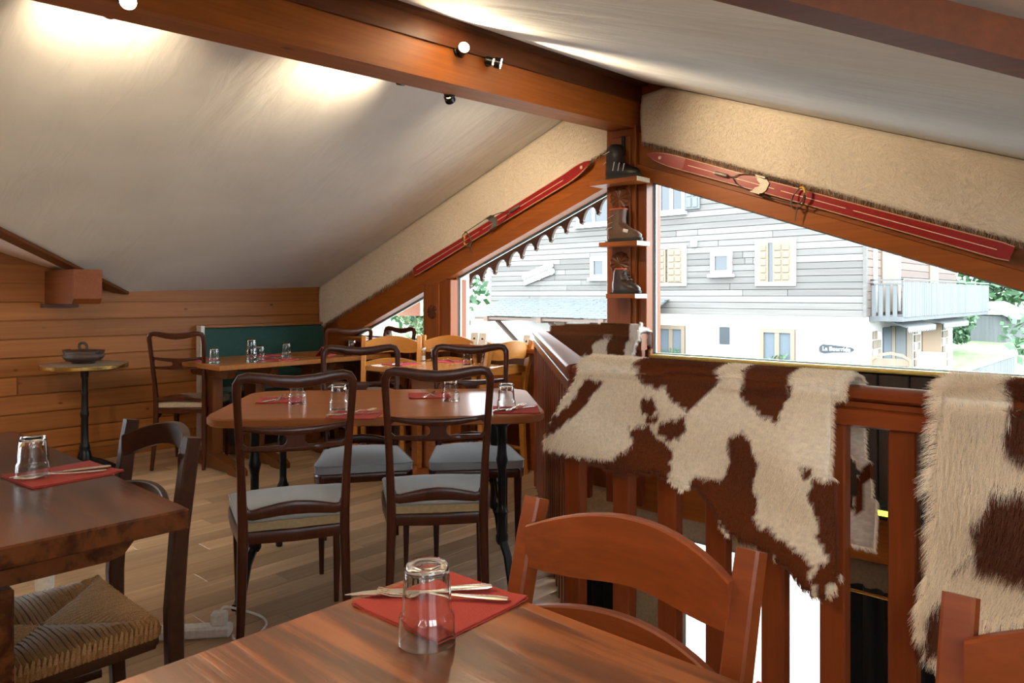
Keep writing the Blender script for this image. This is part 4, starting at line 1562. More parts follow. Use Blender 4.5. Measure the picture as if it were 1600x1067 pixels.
def hide(label, outline, spots, spot_col, base_col, front, top_x, back_poly, back_spots, density, flen, seed, zt=1.0, cell=.011, back_drop=.10):
    """a cow hide hung over a rail: front sheet from an outline, a strip over the rail and a sheet behind it"""
    rnd = random.Random(seed)
    t = thing('cow_hide', label, 'hide')
    ph = [rnd.uniform(0, 6) for _ in range(6)]

    def fy(x, z):
        d = (zt - z)
        return front(x) - .010 * math.sin(x * 17 + ph[0]) * min(1, d * 5) - .008 * math.sin(z * 21 + x * 9 + ph[1]) * min(1, d * 4)

    V, F, Cc, idx = [], [], [], {}

    def colour(x, z, sp):
        w = .006
        jx = x + w * (math.sin(z * 130 + x * 70) * .5 + math.sin(z * 61 + 1.3))
        jz = z + w * .7 * math.sin(x * 147 + z * 40)
        for s in sp:
            if inside((jx, jz), s):
                return spot_col
        return base_col

    def vert(key, p, c):
        if key not in idx:
            idx[key] = len(V)
            V.append(p)
            Cc.append(c)
        return idx[key]
    xs = [p[0] for p in outline]
    zs = [p[1] for p in outline]
    i0, i1 = int(math.floor(min(xs) / cell)), int(math.ceil(max(xs) / cell))
    j0, j1 = int(math.floor(min(zs) / cell)), int(math.ceil(max(zs) / cell))
    for i in range(i0, i1):
        for j in range(j0, j1):
            if inside(((i + .5) * cell, (j + .5) * cell), outline):
                ids = []
                for a, b in ((i, j), (i + 1, j), (i + 1, j + 1), (i, j + 1)):
                    x, z = a * cell, b * cell
                    ids.append(vert(('f', a, b), (x, fy(x, z), z), colour(x, z, spots)))
                F.append(tuple(ids))
    # over the rail
    n = 9
    ns = max(6, int((top_x[1] - top_x[0]) / .02))
    for i in range(ns):
        for j in range(n):
            ids = []
            for a, b in ((i, j), (i + 1, j), (i + 1, j + 1), (i, j + 1)):
                x = top_x[0] + (top_x[1] - top_x[0]) * a / ns
                f = b / n
                if f < .2:
                    y, z = front(x), zt - .03 + .045 * (f / .2)
                elif f < .75:
                    q = (f - .2) / .55
                    y, z = front(x) + .135 * q, zt + .015 + .012 * math.sin(q * PI)
                else:
                    q = (f - .75) / .25
                    y, z = front(x) + .137 + .006 * q, zt + .015 - back_drop * q
                c = colour(x, min(z, zt + .02) if f < .75 else zt + .02, spots)
                ids.append(vert(('t', a, b), (x, y, z), c))
            F.append(tuple(ids))
    if back_poly:
        bx = [p[0] for p in back_poly]
        bz = [p[1] for p in back_poly]
        for i in range(int(math.floor(min(bx) / cell)), int(math.ceil(max(bx) / cell))):
            for j in range(int(math.floor(min(bz) / cell)), int(math.ceil(max(bz) / cell))):
                if inside(((i + .5) * cell, (j + .5) * cell), back_poly):
                    ids = []
                    for a, b in ((i, j), (i + 1, j), (i + 1, j + 1), (i, j + 1)):
                        x, z = a * cell, b * cell
                        ids.append(vert(('b', a, b), (x, front(x) + .146 + .01 * math.sin(z * 20), z), colour(x, z, back_spots)))
                    F.append(tuple(ids))
    me = bpy.data.meshes.new('skin')
    me.from_pydata(V, [], F)
    ca_ = me.color_attributes.new('fur_colour', 'FLOAT_COLOR', 'POINT')
    flat = []
    for c in Cc:
        flat += [c[0], c[1], c[2], 1.0]
    ca_.data.foreach_set('color', flat)
    for p in me.polygons:
        p.use_smooth = True
    me.materials.append(MATS['hide_skin'])
    o = bpy.data.objects.new('skin', me)
    COL.objects.link(o)
    o.parent = t
    so_ = o.modifiers.new('thickness', 'SOLIDIFY')
    so_.thickness = .004
    so_.offset = 0
    # fur
    roots = []
    edge = set()
    cnt = {}
    for f in F:
        for k in range(4):
            e = tuple(sorted((f[k], f[(k + 1) % 4])))
            cnt[e] = cnt.get(e, 0) + 1
    em = [e for e, c in cnt.items() if c == 1]
    cx = sum(p[0] for p in V) / len(V)
    cz = sum(p[2] for p in V) / len(V)
    for f in F:
        p = [Vector(V[k]) for k in f]
        nn = (p[1] - p[0]).cross(p[3] - p[0])
        area = nn.length
        if area < 1e-9:
            continue
        nn.normalize()
        ym = sum(q.y for q in p) / 4
        fr_ = front(p[0].x)
        if ym < fr_ + .03:
            out = Vector((0, -1, 0)) if p[0].z < zt - .01 else Vector((0, -.5, .6))
        elif ym > fr_ + .12:
            out = Vector((0, 1, 0))
        else:
            out = Vector((0, 0, 1))
        k_ = area * density
        m_ = int(k_) + (1 if rnd.random() < k_ - int(k_) else 0)
        for _ in range(m_):
            u, v = rnd.random(), rnd.random()
            q = p[0] * (1 - u) * (1 - v) + p[1] * u * (1 - v) + p[2] * u * v + p[3] * (1 - u) * v
            c = colour(q.x, min(q.z, zt + .02), spots if ym < fr_ + .12 else back_spots)
            br = rnd.uniform(.78, 1.15)
            sw = .5 * math.sin(q.x * 7 + ph[2]) + .3 * math.sin(q.z * 9 + ph[3])
            d = (out * .42 + Vector((sw * .5 + rnd.uniform(-.25, .25), rnd.uniform(-.15, .15), -.75 if abs(out.z) < .4 else .15 + rnd.uniform(-.2, .2)))).normalized()
            L = flen * rnd.uniform(.6, 1.2) * (.8 if c is spot_col else 1.0)
            roots.append((q, d, L, (c[0] * br, c[1] * br, c[2] * br), .00042))
    for e in em:
        a, b = Vector(V[e[0]]), Vector(V[e[1]])
        outw = Vector(((a.x + b.x) / 2 - cx, 0, ((a.z + b.z) / 2 - cz) * .7))
        if outw.length < 1e-6:
            continue
        outw.normalize()
        for _ in range(int((a - b).length * 2600)):
            u = rnd.random()
            q = a.lerp(b, u)
            back = q.y > front(q.x) + .12
            c = colour(q.x, min(q.z, zt + .02), back_spots if back else spots)
            br = rnd.uniform(.85, 1.2)
            d = (outw * .6 + Vector((rnd.uniform(-.3, .3), rnd.uniform(-.35, .2), -.35 + rnd.uniform(-.2, .2)))).normalized()
            roots.append((q, d, flen * rnd.uniform(.5, 1.25), (c[0] * br, c[1] * br, c[2] * br), .00042))
    strands('fur', roots, t)
    return t


WHITE = (0.96, 0.84, 0.68)
WHITE2 = (0.95, 0.92, 0.88)
BROWN = (0.15, 0.034, 0.008)
TAWNY = (0.17, 0.055, 0.016)
FRONTY = lambda x: RY - .062
H1= [(-1.422,0.986),(-1.489,0.888),(-1.537,0.811),(-1.580,0.747),(-1.580,0.716),(-1.515,0.706),(-1.425,0.716),(-1.339,0.701),(-1.280,0.683),(-1.235,0.691),(-1.158,0.711),(-1.105,0.707),(-1.064,0.687),(-1.015,0.692),(-0.976,0.650),(-0.939,0.588),(-0.884,0.570),(-0.815,0.563),(-0.773,0.543),(-0.732,0.505),(-0.701,0.485),(-0.677,0.485),(-0.650,0.515),(-0.642,0.544),(-0.650,0.604),(-0.650,0.697),(-0.655,0.789),(-0.659,0.851),(-0.659,0.928),(-0.655,0.988),(-0.637,1.011)]
H1S=[
[(-1.344,0.962),(-1.405,0.967),(-1.422,0.926),(-1.492,0.859),(-1.577,0.779),(-1.572,0.763),(-1.505,0.798),(-1.440,0.840),(-1.397,0.898),(-1.344,0.943)],
[(-1.239,1.035),(-0.956,1.047),(-0.956,1.013),(-0.961,0.992),(-0.994,0.945),(-1.036,0.903),(-1.066,0.908),(-1.101,0.939),(-1.111,0.956),(-1.186,0.959),(-1.219,0.981)],
[(-0.884,1.055),(-0.758,1.056),(-0.758,1.024),(-0.761,0.983),(-0.773,0.933),(-0.803,0.894),(-0.832,0.907),(-0.867,0.932),(-0.897,0.963)],
[(-1.190,0.927),(-1.154,0.927),(-1.147,0.895),(-1.175,0.879),(-1.212,0.878),(-1.208,0.907)],
[(-1.197,0.876),(-1.145,0.878),(-1.143,0.860),(-1.190,0.851)],
[(-1.143,0.858),(-1.062,0.882),(-1.044,0.848),(-1.070,0.818),(-1.111,0.813),(-1.139,0.824)],
[(-1.250,0.823),(-1.175,0.847),(-1.139,0.815),(-1.101,0.792),(-1.093,0.721),(-1.107,0.684),(-1.250,0.664),(-1.332,0.679),(-1.564,0.674),(-1.569,0.717),(-1.492,0.718),(-1.380,0.720),(-1.303,0.722),(-1.241,0.777)],
[(-0.928,0.834),(-0.897,0.858),(-0.853,0.835),(-0.853,0.760),(-0.861,0.702),(-0.858,0.628),(-0.798,0.609),(-0.750,0.587),(-0.702,0.551),(-0.694,0.468),(-0.726,0.475),(-0.806,0.551),(-0.910,0.561),(-0.965,0.617),(-1.003,0.653),(-1.062,0.674),(-1.023,0.720),(-0.946,0.721),(-0.935,0.764)],
[(-0.705,0.773),(-0.634,0.774),(-0.634,0.705),(-0.634,0.553),(-0.679,0.472),(-0.691,0.508),(-0.691,0.562),(-0.671,0.567),(-0.687,0.633),(-0.702,0.707)],
[(-0.729,0.796),(-0.702,0.800),(-0.702,0.777),(-0.724,0.773)],
]
H1B= [(-0.669,0.909),(-0.630,0.905),(-0.630,0.831),(-0.618,0.784),(-0.611,0.704),(-0.599,0.617),(-0.611,0.587),(-0.653,0.584),(-0.692,0.602),(-0.669,0.660),(-0.649,0.714),(-0.641,0.772),(-0.669,0.826)]
H1BS= [(-0.645,0.780),(-0.615,0.801),(-0.627,0.717),(-0.653,0.655),(-0.669,0.660)]
H3= [(-0.411,1.019),(-0.421,0.954),(-0.433,0.882),(-0.436,0.796),(-0.423,0.756),(-0.439,0.696),(-0.443,0.610),(-0.459,0.520),(-0.459,0.469),(-0.439,0.411),(-0.427,0.430),(-0.421,0.460),(-0.396,0.468),(-0.359,0.514),(-0.268,0.561),(-0.183,0.592),(-0.104,0.609),(-0.076,0.690),(-0.095,0.807),(-0.104,0.928),(-0.109,1.050)]
H3S=[
[(-0.293,1.062),(-0.225,1.080),(-0.173,1.083),(-0.183,0.917),(-0.268,0.879),(-0.301,0.894)],
[(-0.329,0.810),(-0.225,0.833),(-0.163,0.831),(-0.143,0.673),(-0.225,0.623),(-0.329,0.634),(-0.345,0.630),(-0.362,0.666),(-0.391,0.606),(-0.393,0.618),(-0.351,0.695),(-0.362,0.718)],
[(-0.432,0.542),(-0.397,0.571),(-0.399,0.457),(-0.432,0.425),(-0.464,0.446)],
]
H2= [(-2.958,1.035),(-2.958,0.906),(-2.921,0.820),(-2.855,0.733),(-2.480,0.760),(-2.422,0.857),(-2.400,0.969),(-2.366,1.062)]
H2W=[
[(-2.806,0.803),(-2.766,0.849),(-2.732,0.870),(-2.693,0.853),(-2.670,0.935),(-2.608,0.976),(-2.562,0.977),(-2.580,0.908),(-2.585,0.870),(-2.534,0.873),(-2.534,0.718),(-2.806,0.697)],
[(-2.422,1.116),(-2.335,1.118),(-2.335,0.971),(-2.422,0.857),(-2.467,0.723),(-2.525,0.719),(-2.462,0.910),(-2.436,1.004)],
]

hide('brown and white cow hide spread over the front stair rail, beside the foreground chair', H1, H1S, BROWN, WHITE, FRONTY, (-1.43, -.63), H1B, [H1BS], 140000, .012, 21)
hide('long-haired cream cow hide over the railing at the right picture edge', H3, H3S, BROWN, WHITE, FRONTY, (-.42, -.10), [(-.42, .93), (-.10, .93), (-.10, .62), (-.40, .70)], [], 110000, .034, 22)
hide('small brown hide with white patch on the far corner of the railing', H2, H2W, WHITE2, (0.16, 0.055, 0.022), lambda x: B_[1] + (x - B_[0]) * (C_[1] - B_[1]) / (C_[0] - B_[0]) - .062, (-2.96, -2.38), [(-2.95, .93), (-2.4, .93), (-2.4, .75), (-2.95, .75)], [], 60000, .020, 23)


# fur strips on the gable between cloth and rake boards
def fur_strip(name, label, xa, xb, lo, hi, seed):
    rnd = random.Random(seed)
    t = thing(name, label, 'fur')
    nx, nz = 110, 14
    V, F = [], []
    for j in range(nz + 1):
        for i in range(nx + 1):
            x = xa + (xb - xa) * i / nx
            f = j / nz
            z = lo(x) + (hi(x) - lo(x)) * f
            y = G - .035 - .012 * math.sin(f * PI) - .006 * math.sin(x * 13 + f * 4) * math.sin(f * PI)
            V.append((x, y, z))
    for j in range(nz):
        for i in range(nx):
            a = j * (nx + 1) + i
            F.append((a, a + 1, a + nx + 2, a + nx + 1))
    me = bpy.data.meshes.new('skin')
    me.from_pydata(V, [], F)
    for p in me.polygons:
        p.use_smooth = True
    ca_ = me.color_attributes.new('fur_colour', 'FLOAT_COLOR', 'POINT')
    ca_.data.foreach_set('color', [0.97, 0.87, 0.74, 1.0] * len(V))
    me.materials.append(MATS['hide_skin'])
    o = bpy.data.objects.new('skin', me)
    COL.objects.link(o)
    o.parent = t
    so_ = o.modifiers.new('thickness', 'SOLIDIFY')
    so_.thickness = .01
    so_.offset = 0
    roots = []
    for k in range(26000):
        x = xa + (xb - xa) * rnd.random()
        f = rnd.random()
        z = lo(x) + (hi(x) - lo(x)) * f
        y = G - .037 - .012 * math.sin(f * PI) - .006 * math.sin(x * 13 + f * 4) * math.sin(f * PI)
        br = rnd.uniform(.8, 1.12)
        sw = .6 * math.sin(x * 5 + f * 3) + .4 * math.sin(x * 23)
        d = Vector((sw * .4 + rnd.uniform(-.35, .35), -.5, -.6 + rnd.uniform(-.3, .3))).normalized()
        roots.append((Vector((x, y, z)), d, rnd.uniform(.008, .018), (min(.98, .97 * br), min(.95, .86 * br), .74 * br), .0006))
    for k in range(3800):
        x = xa + (xb - xa) * rnd.random()
        z = lo(x) + rnd.uniform(-.004, .012)
        clump = math.sin(x * 95) + math.sin(x * 41 + 2)
        d = Vector((.25 * clump + rnd.uniform(-.2, .2), -.25, -1)).normalized()
        dark = rnd.random() < .6
        c = (.16, .075, .035) if dark else (.75, .6, .45)
        roots.append((Vector((x, G - .04 + rnd.uniform(-.006, .012), z)), d, rnd.uniform(.012, .034), c, .0007))
    strands('fur', roots, t)
    return t


fur_strip('fur_panel', 'cream fur strip along the left roof slope above the ski near the scalloped board', XL + .02, -2.735, FL, lambda x: min(zl(x) - .006, 2.40), 5)
fur_strip('fur_panel', 'cream fur strip along the right roof slope above the long red ski', -2.50, 0.3, FR, lambda x: min(zr(x) - .006, 2.44 + (x + 2.5) * .12), 6)


# ------------------------------------------------------------------ skis on the rakes
def ski(label, p, q, y, tip_at_q, bind=(.45, .60), spring=.36):
    """a red wooden ski with cable binding lying on the rake from p to q (x, z)"""
    L = math.hypot(q[0] - p[0], q[1] - p[1])
    a = math.atan2(q[1] - p[1], q[0] - p[0])
    t = thing('ski', label, 'ski', (p[0], y, p[1]))
    t.rotation_euler = (0, -a, 0)
    W = .078
    out = []
    n = 40
    up, dn_ = [], []
    for i in range(n + 1):
        f = i / n
        g = f if tip_at_q else 1 - f
        w = W * (1 - .10 * math.sin(g * PI))
        if g > .90:
            w *= max(.05, math.cos((g - .90) / .10 * PI / 2) ** .55)
        if g < .012:
            w *= .86
        x = f * L
        up.append((x, w / 2))
        dn_.append((x, -w / 2))
    poly = dn_ + up[::-1]
    b = MB()
    m_ = len(poly)
    lift = lambda x: -.035 * max(0, (x / L if tip_at_q else 1 - x / L) - .88) / .12
    vs = [(x, lift(x) - .012, z) for x, z in poly] + [(x, lift(x), z) for x, z in poly]
    fs = [(i, (i + 1) % m_, m_ + (i + 1) % m_, m_ + i) for i in range(m_)]
    for i in range(n):
        j, k2 = i + 1, m_ - 1 - i
        fs += [(i, j, m_ - 2 - i, m_ - 1 - i), (m_ + i, m_ + m_ - 1 - i, m_ + m_ - 2 - i, m_ + j)]
    b.add(vs, fs)
    b.build('board', 'ski_edge', t, smooth=0)
    b2 = MB()
    s_ = .87
    vs = [(x, lift(x) - .0135, z * s_) for x, z in poly] + [(x, lift(x) - .010, z * s_) for x, z in poly]
    b2.add(vs, fs)
    b2.build('top_sheet', 'ski_red', t, smooth=0)
    x0, x1 = (.02, .86) if tip_at_q else (.14, .97)
    for (fa, fb) in ((x0, .42), (.44, .62), (.64, x1)):
        MB().box(L * fa, L * fb, -.0142, -.0130, -.0016, .0016).build('stripe', 'cream_line', t, smooth=0)
    # star near the tip
    sx = L * (.955 if tip_at_q else .045)
    st_ = MB()
    pts = []
    for k in range(16):
        rr = .014 if k % 2 else .007
        pts.append((sx + rr * math.cos(k * PI / 8), rr * math.sin(k * PI / 8)))
    yy = lift(sx)
    st_.prism(pts, 'Y', yy - .0155, yy - .0130)
    st_.build('star', 'cream_line', t, smooth=0)
    # binding
    sgn = 1 if tip_at_q else -1
    X_ = lambda f: L * (f if tip_at_q else 1 - f)
    toe = X_(bind[0])
    ti = MB()
    ti.prism([(toe - .035, -.042), (toe + .015, -.048), (toe + .04, -.02), (toe + .045, .02), (toe + .015, .046), (toe - .035, .042), (toe - .028, .02), (toe - .005, .008), (toe - .005, -.008), (toe - .028, -.02)], 'Y', -.020, -.0135)
    for s in (-1, 1):
        ti.box(toe - .03, toe + .025, -.05, -.0135, s * .044 - .004, s * .044 + .004)
    ti.build('toe_iron', 'old_steel', t, smooth=0)
    sp = X_(bind[1])
    MB().lathe([(.009, 0), (.011, .004), (.011, .07), (.009, .075)], 12, (sp - .04, -.028, 0), 'X').build('tension_spring', 'old_steel', t, smooth=50)
    MB().box(sp + sgn * .035 - .018, sp + sgn * .035 + .018, -.034, -.018, -.008, .008, .003).build('clip', 'old_steel', t, smooth=0)
    heel = X_(spring)
    cab = [(sp - sgn * .04, -.028, 0), (sp - sgn * .07, -.024, .004), (sp - sgn * .11, -.022, .030), (toe, -.03, .048), (toe - sgn * .10, -.03, .050), (heel + sgn * .02, -.032, .044), (heel - sgn * .02, -.05, .030), (heel - sgn * .028, -.055, 0), (heel - sgn * .02, -.05, -.030), (heel + sgn * .02, -.032, -.046), (toe - sgn * .10, -.03, -.050), (toe, -.03, -.048), (sp - sgn * .11, -.022, -.030), (sp - sgn * .07, -.024, -.004)]
    MB().tube(smooth_path(cab, 4), .0028, 6).build('cable', 'gasket', t)
    ring = [(heel + .046 * math.cos(k * PI / 8) * .7, -.04 - .01 * math.sin(k * PI / 4), -.012 + .058 * math.sin(k * PI / 8)) for k in range(16)]
    MB().tube(ring, .0045, 6, closed=True).build('strap_loop', 'leather', t)
    MB().tube(ring[1:6] if not tip_at_q else ring[5:11], .0062, 6).build('strap_band', 'yellow_plastic', t)
    MB().sweep([(heel + .01, -.042, -.055), (heel + .012, -.038, -.09), (heel + .02, -.034, -.13)], [.003] * 3, [.010, .008, .006], (0, 1, 0), 6, 3).build('strap_end', 'leather', t)
    return t


ski('red ski with cable binding on the left rake, tip toward the ridge post', (-4.632, 1.412), (-2.845, 2.077), G - .055, True, (.50, .62), .36)
ski('long red ski with cable binding on the right rake above the big window', (-2.425, 2.065), (-0.60, 1.402), G - .055, False, (.62, .74), .50)


# ------------------------------------------------------------------ boots on little shelves
def shelf(label, xa, xb, ya, yb, z):
    t = thing('boot_shelf', label, 'shelf', (0, 0, 0), 0, 'boot shelves on the ridge post')
    MB().box(xa, xb - .0008, ya, yb, z - .028, z, .002).build('board', 'rake_wood', t, smooth=0)
    MB().box(xb - .0008, xb + .0015, ya + .001, yb - .001, z - .027, z - .001).build('cut_end', 'lit_end_grain', t, smooth=0)  # pale end grain, with the window light painted into its colour
    return t


shelf('small wooden shelf holding the black buckle boot, topmost on the post', -2.775, -2.425, 3.69, 3.83, 1.925)
shelf('small wooden shelf holding the brown boot, middle one on the post', -2.70, -2.425, 3.69, 3.83, 1.545)
shelf('small wooden shelf holding the laced boot, lowest on the post', -2.655, -2.445, 3.70, 3.83, 1.232)


def boot(label, loc, rotz, secs, mat, solemat, kind, lining):
    """secs: (z, heel x, toe x, half width) from the sole up; toe points to local +X"""
    t = thing('ski_boot', label, 'boot', loc, rotz, 'old ski boots on the post')
    seg = 24

    def ringat(z, xh, xt, hw, ex=2.6):
        c, h = (xh + xt) / 2, (xt - xh) / 2
        out = []
        for k in range(seg):
            a = 2 * PI * k / seg
            ca2_, sa = math.cos(a), math.sin(a)
            x = math.copysign(abs(ca2_) ** (2 / ex), ca2_)
            y = math.copysign(abs(sa) ** (2 / ex), sa)
            wf = 1 - .12 * max(0, x) ** 2 - .10 * max(0, -x) ** 2
            out.append((c + h * x, hw * y * wf, z))
        return out
    lo = [s for s in secs if s[0] <= kind['split']]
    hi = [s for s in secs if s[0] >= kind['split']]
    MB().loft([ringat(*s) for s in lo]).build('foot_shell', mat, t, smooth=60)
    MB().loft([ringat(*s) for s in hi]).build('shaft', mat, t, smooth=60)
    z, xh, xt, hw = secs[0]
    so2 = MB()
    so2.loft([ringat(0, xh - .004, xt + .006, hw + .004), ringat(.016, xh - .005, xt + .008, hw + .005), ringat(.021, xh - .003, xt + .004, hw + .003)])
    so2.box(xh - .004, xh + .07, -hw * .8, hw * .8, -.004 + .004, .008)
    so2.build('sole', solemat, t, smooth=50)
    z, xh, xt, hw = secs[-1]
    pth = ringat(z, xh, xt, hw)
    MB().tube(pth, .005, 6, closed=True).build('collar', lining, t)
    for (bz, bx, w, tilt) in kind.get('buckles', ()):
        hwl = [s for s in secs if s[0] <= bz][-1]
        y = -hwl[3] * kind.get('bw', .98)
        MB().sweep([(bx - w * .5, y - .003, bz - tilt), (bx + w * .5, y - .004, bz + tilt)], .005, .007, (0, 1, 0), 6, 3).build('buckle', 'steel', t)
    for (lz, lx, w) in kind.get('laces', ()):
        MB().tube([(lx - .01, -w, lz - .004), (lx + .006, -w * .5, lz + .010), (lx + .010, 0, lz + .014), (lx + .006, w * .5, lz + .010), (lx - .01, w, lz - .004)], .0028, 6).build('lace', 'leather', t)
    for (a, b_, c_) in kind.get('badge', ()):
        MB().sweep([(a - .018, c_, b_), (a + .018, c_ - .001, b_ - .008)], .004, .020, (0, 1, 0), 10, 2).build('badge', 'paper_white', t)
    return t


S1 = [(.018, -.11, .150, .045), (.035, -.115, .152, .047), (.052, -.115, .138, .047), (.068, -.112, .105, .045), (.085, -.110, .068, .044), (.105, -.108, .040, .043), (.125, -.108, .025, .043), (.15, -.108, .015, .044), (.18, -.104, .010, .044), (.20, -.095, .000, .042), (.212, -.07, -.01, .036)]
boot('black plastic ski boot with steel buckles on the topmost shelf', (-2.585, 3.755, 1.925), R(-8), S1, 'boot_black', 'rubber', {'split': .105, 'buckles': ((.062, .07, .014, .022), (.070, .03, .014, .024), (.078, -.012, .014, .026), (.105, -.085, .024, .006), (.165, -.07, .05, .006))}, 'boot_black')
S2 = [(.018, -.10, .150, .046), (.038, -.105, .150, .048), (.058, -.105, .125, .047), (.075, -.103, .085, .045), (.095, -.100, .045, .043), (.115, -.095, .025, .042), (.14, -.088, .022, .042), (.17, -.082, .025, .042), (.20, -.080, .030, .042)]
boot('brown leather ski boot with round white badge on the middle shelf', (-2.575, 3.755, 1.545), R(-8), S2, 'boot_brown', 'rubber', {'split': .115, 'buckles': ((.085, -.06, .05, .004), (.115, -.055, .05, .006), (.155, -.05, .05, .008)), 'badge': ((.072, .066, -.047),), 'laces': ()}, 'boot_lining')
S3 = [(.018, -.085, .120, .040), (.035, -.088, .120, .042), (.052, -.088, .100, .041), (.068, -.085, .060, .038), (.085, -.080, .030, .036), (.11, -.075, .015, .035), (.135, -.072, .008, .035), (.15, -.06, .004, .033)]
boot('small dark leather boot with laces on the lowest shelf', (-2.56, 3.76, 1.232), R(-8), S3, 'boot_dark', 'rubber', {'split': .085, 'laces': ((.075, .045, .026), (.092, .028, .026), (.110, .018, .026), (.128, .012, .026))}, 'boot_lining')
for (x, z) in ((-2.60, 2.13), (-2.575, 1.70), (-2.60, 1.31)):
    hk = MB().box(x - .012, x + .012, G - .10, G - .086, z - .05, z + .07, .003)
    o_ = hk.build('strap_hook', 'black_iron', post_o, smooth=0)


# ------------------------------------------------------------------ spotlights on the ridge beam
def spot(label, base, aim, power, lens=True, side=1, size=R(95), blend=.9):
    """black cylinder spot on a short arm; base is on the beam face, aim is the direction of the beam"""
    t = thing('ceiling_spot', label, 'spotlight', base, 0, 'black spotlights on the ridge beam')
    d = Vector(aim).normalized()
    arm = Vector((side * .035, 0, -.004))
    MB().lathe([(.022, 0), (.022, .008), (.016, .012)], 16, (0, 0, 0), 'X').build('mount', 'black_spot', t, smooth=40)
    MB().tube([(0, 0, 0), tuple(arm)], .006, 8).build('arm', 'black_spot', t)
    rot = d.to_track_quat('Z', 'Y').to_matrix()

    def cyl(prof, nm, mt, par):
        mb = MB().lathe(prof, 20)
        mb.v = [tuple(arm + rot @ Vector(v)) for v in mb.v]
        return mb.build(nm, mt, par, smooth=40)
    body = cyl([(.012, -.035), (.020, -.032), (.020, .000), (.018, .002)], 'lamp_body', 'black_spot', t)
    cyl([(.015, .002), (.015, .010)], 'bulb_neck', 'lamp_glow', t)
    hd = cyl([(.020, .010), (.026, .012), (.027, .042), (.025, .042), (.023, .038)], 'lamp_head', 'black_spot', t)
    cyl([(.0245, .0405), (.0245, .0425)], 'lens', 'lamp_lens', hd)
    ld = bpy.data.lights.new('spot_beam', 'SPOT')
    ld.energy = power
    ld.color = (1.0, 0.78, 0.50)
    ld.spot_size = size
    ld.spot_blend = blend
    ld.shadow_soft_size = .025
    lo = bpy.data.objects.new('spot_beam', ld)
    COL.objects.link(lo)
    lo.parent = t
    lo.location = arm + d * .05
    lo.rotation_euler = d.to_track_quat('-Z', 'Y').to_euler()
    return t


spot('glaring spotlight facing the camera on the orange side of the ridge beam', (-2.538, 2.36, 2.355), (1.0, -.62, .12), 90)
spot('spotlight turned sideways right next to the glaring one', (-2.538, 2.56, 2.352), (.75, .62, -.25), 90)
spot('spotlight hanging below the left edge of the ridge beam, pointing down', (-2.70, 2.47, 2.215), (-.45, .75, -.42), 80, side=-.6)
spot('spotlight on the hidden side of the ridge beam above the middle light pool', (-2.707, 2.22, 2.235), (-1, -.25, .30), 60, side=-1)
spot('spotlight on the hidden side of the ridge beam above the left light pool', (-2.707, 0.93, 2.20), (-1, .25, .30), 60, side=-1)
for (x, y, sd, a) in ((-2.538, 0.9, 1, (.8, -.25, -.55)), (-2.538, 0.2, 1, (.9, .25, -.4)), (-2.538, -0.8, 1, (.7, .3, -.7)), (-2.707, -0.6, -1, (-.6, .3, -.6)), (-2.707, 0.3, -1, (-.7, .3, -.6))):  # unseen spots added out of view for more warm room light
    spot('unseen spotlight added on the ridge beam outside the view', (x, y, 2.26 + .03 * (y - G)), a, 60, side=sd)


# ------------------------------------------------------------------ outside: the neighbouring chalet, ground and trees
YF = 19.0
XC = -5.94
gd = MB().box(-90, 60, -90, 140, -2.9, -2.705)
struct(gd.build('ground', 'gravel', smooth=0))
gr = MB().add([(-70, 31, -2.6), (60, 31, -2.6), (60, 36, -1.2), (60, 80, 2.5), (-70, 80, 2.5), (-70, 36, -1.2)], [(0, 1, 2, 5), (5, 2, 3, 4)])
struct(gr.build('lawn', 'grass', smooth=0))
gl_ = MB().box(-40, -21, 8, 31, -2.62, -2.56)
struct(gl_.build('lawn', 'grass', smooth=0))

ct = thing('chalet', 'weathered grey wooden chalet with white plaster ground floor across the street', 'building', (0, 0, 0))
MB().box(-18.7, XC - .02, YF + .05, 28.0, .70, 7.2).build('upper_wall', 'siding_grey', ct, smooth=0)
MB().box(-18.7, XC - .01, YF + .02, 27.6, -2.62, .70).build('plaster_wall', 'white_plaster', ct, smooth=0)
rnd = random.Random(4)
bh = .172
z = .70
k = 0
while z < 6.6:
    cuts = sorted([-18.72, XC] + [rnd.uniform(-17.5, -7) for _ in range(2)])
    for a, b in zip(cuts[:-1], cuts[1:]):
        if b - a > .05:
            MB().box(a, b - .01, YF - .005 + (k % 2) * .006, YF + .05, z, z + bh - .012, .006).build('plank', 'siding_grey', ct, smooth=0)
    z += bh
    k += 1
MB().box(XC - .06, XC + .02, YF - .03, YF + .08, .7, 6.6).build('corner_board', 'siding_grey', ct, smooth=0)


def frame_yz(o, x0, x1, z0, z1, w, mat, dep=.06, y=YF):
    return MB().ring([(x0, z0), (x1, z0), (x1, z1), (x0, z1)], [(x0 + w, z0 + w), (x1 - w, z0 + w), (x1 - w, z1 - w), (x0 + w, z1 - w)], 'Y', y - dep, y + .03).build('window_frame', mat, o, smooth=0)


def fwin(x0, x1, z0, z1, w=.09, mull=True, curt=False):
    f = frame_yz(ct, x0, x1, z0, z1, w, 'window_white')
    MB().box(x0 + w, x1 - w, YF - .012, YF + .0, z0 + w, z1 - w).build('pane', 'curtain_blue' if curt else 'exterior_pane', f, smooth=0)
    MB().box(x0 - .06, x1 + .06, YF - .12, YF, z0 - .07, z0 + .02).build('sill', 'window_white', f, smooth=0)
    if mull:
        MB().box((x0 + x1) / 2 - .05, (x0 + x1) / 2 + .05, YF - .045, YF, z0 + w, z1 - w).build('mullion', 'window_white', f, smooth=0)
    return f


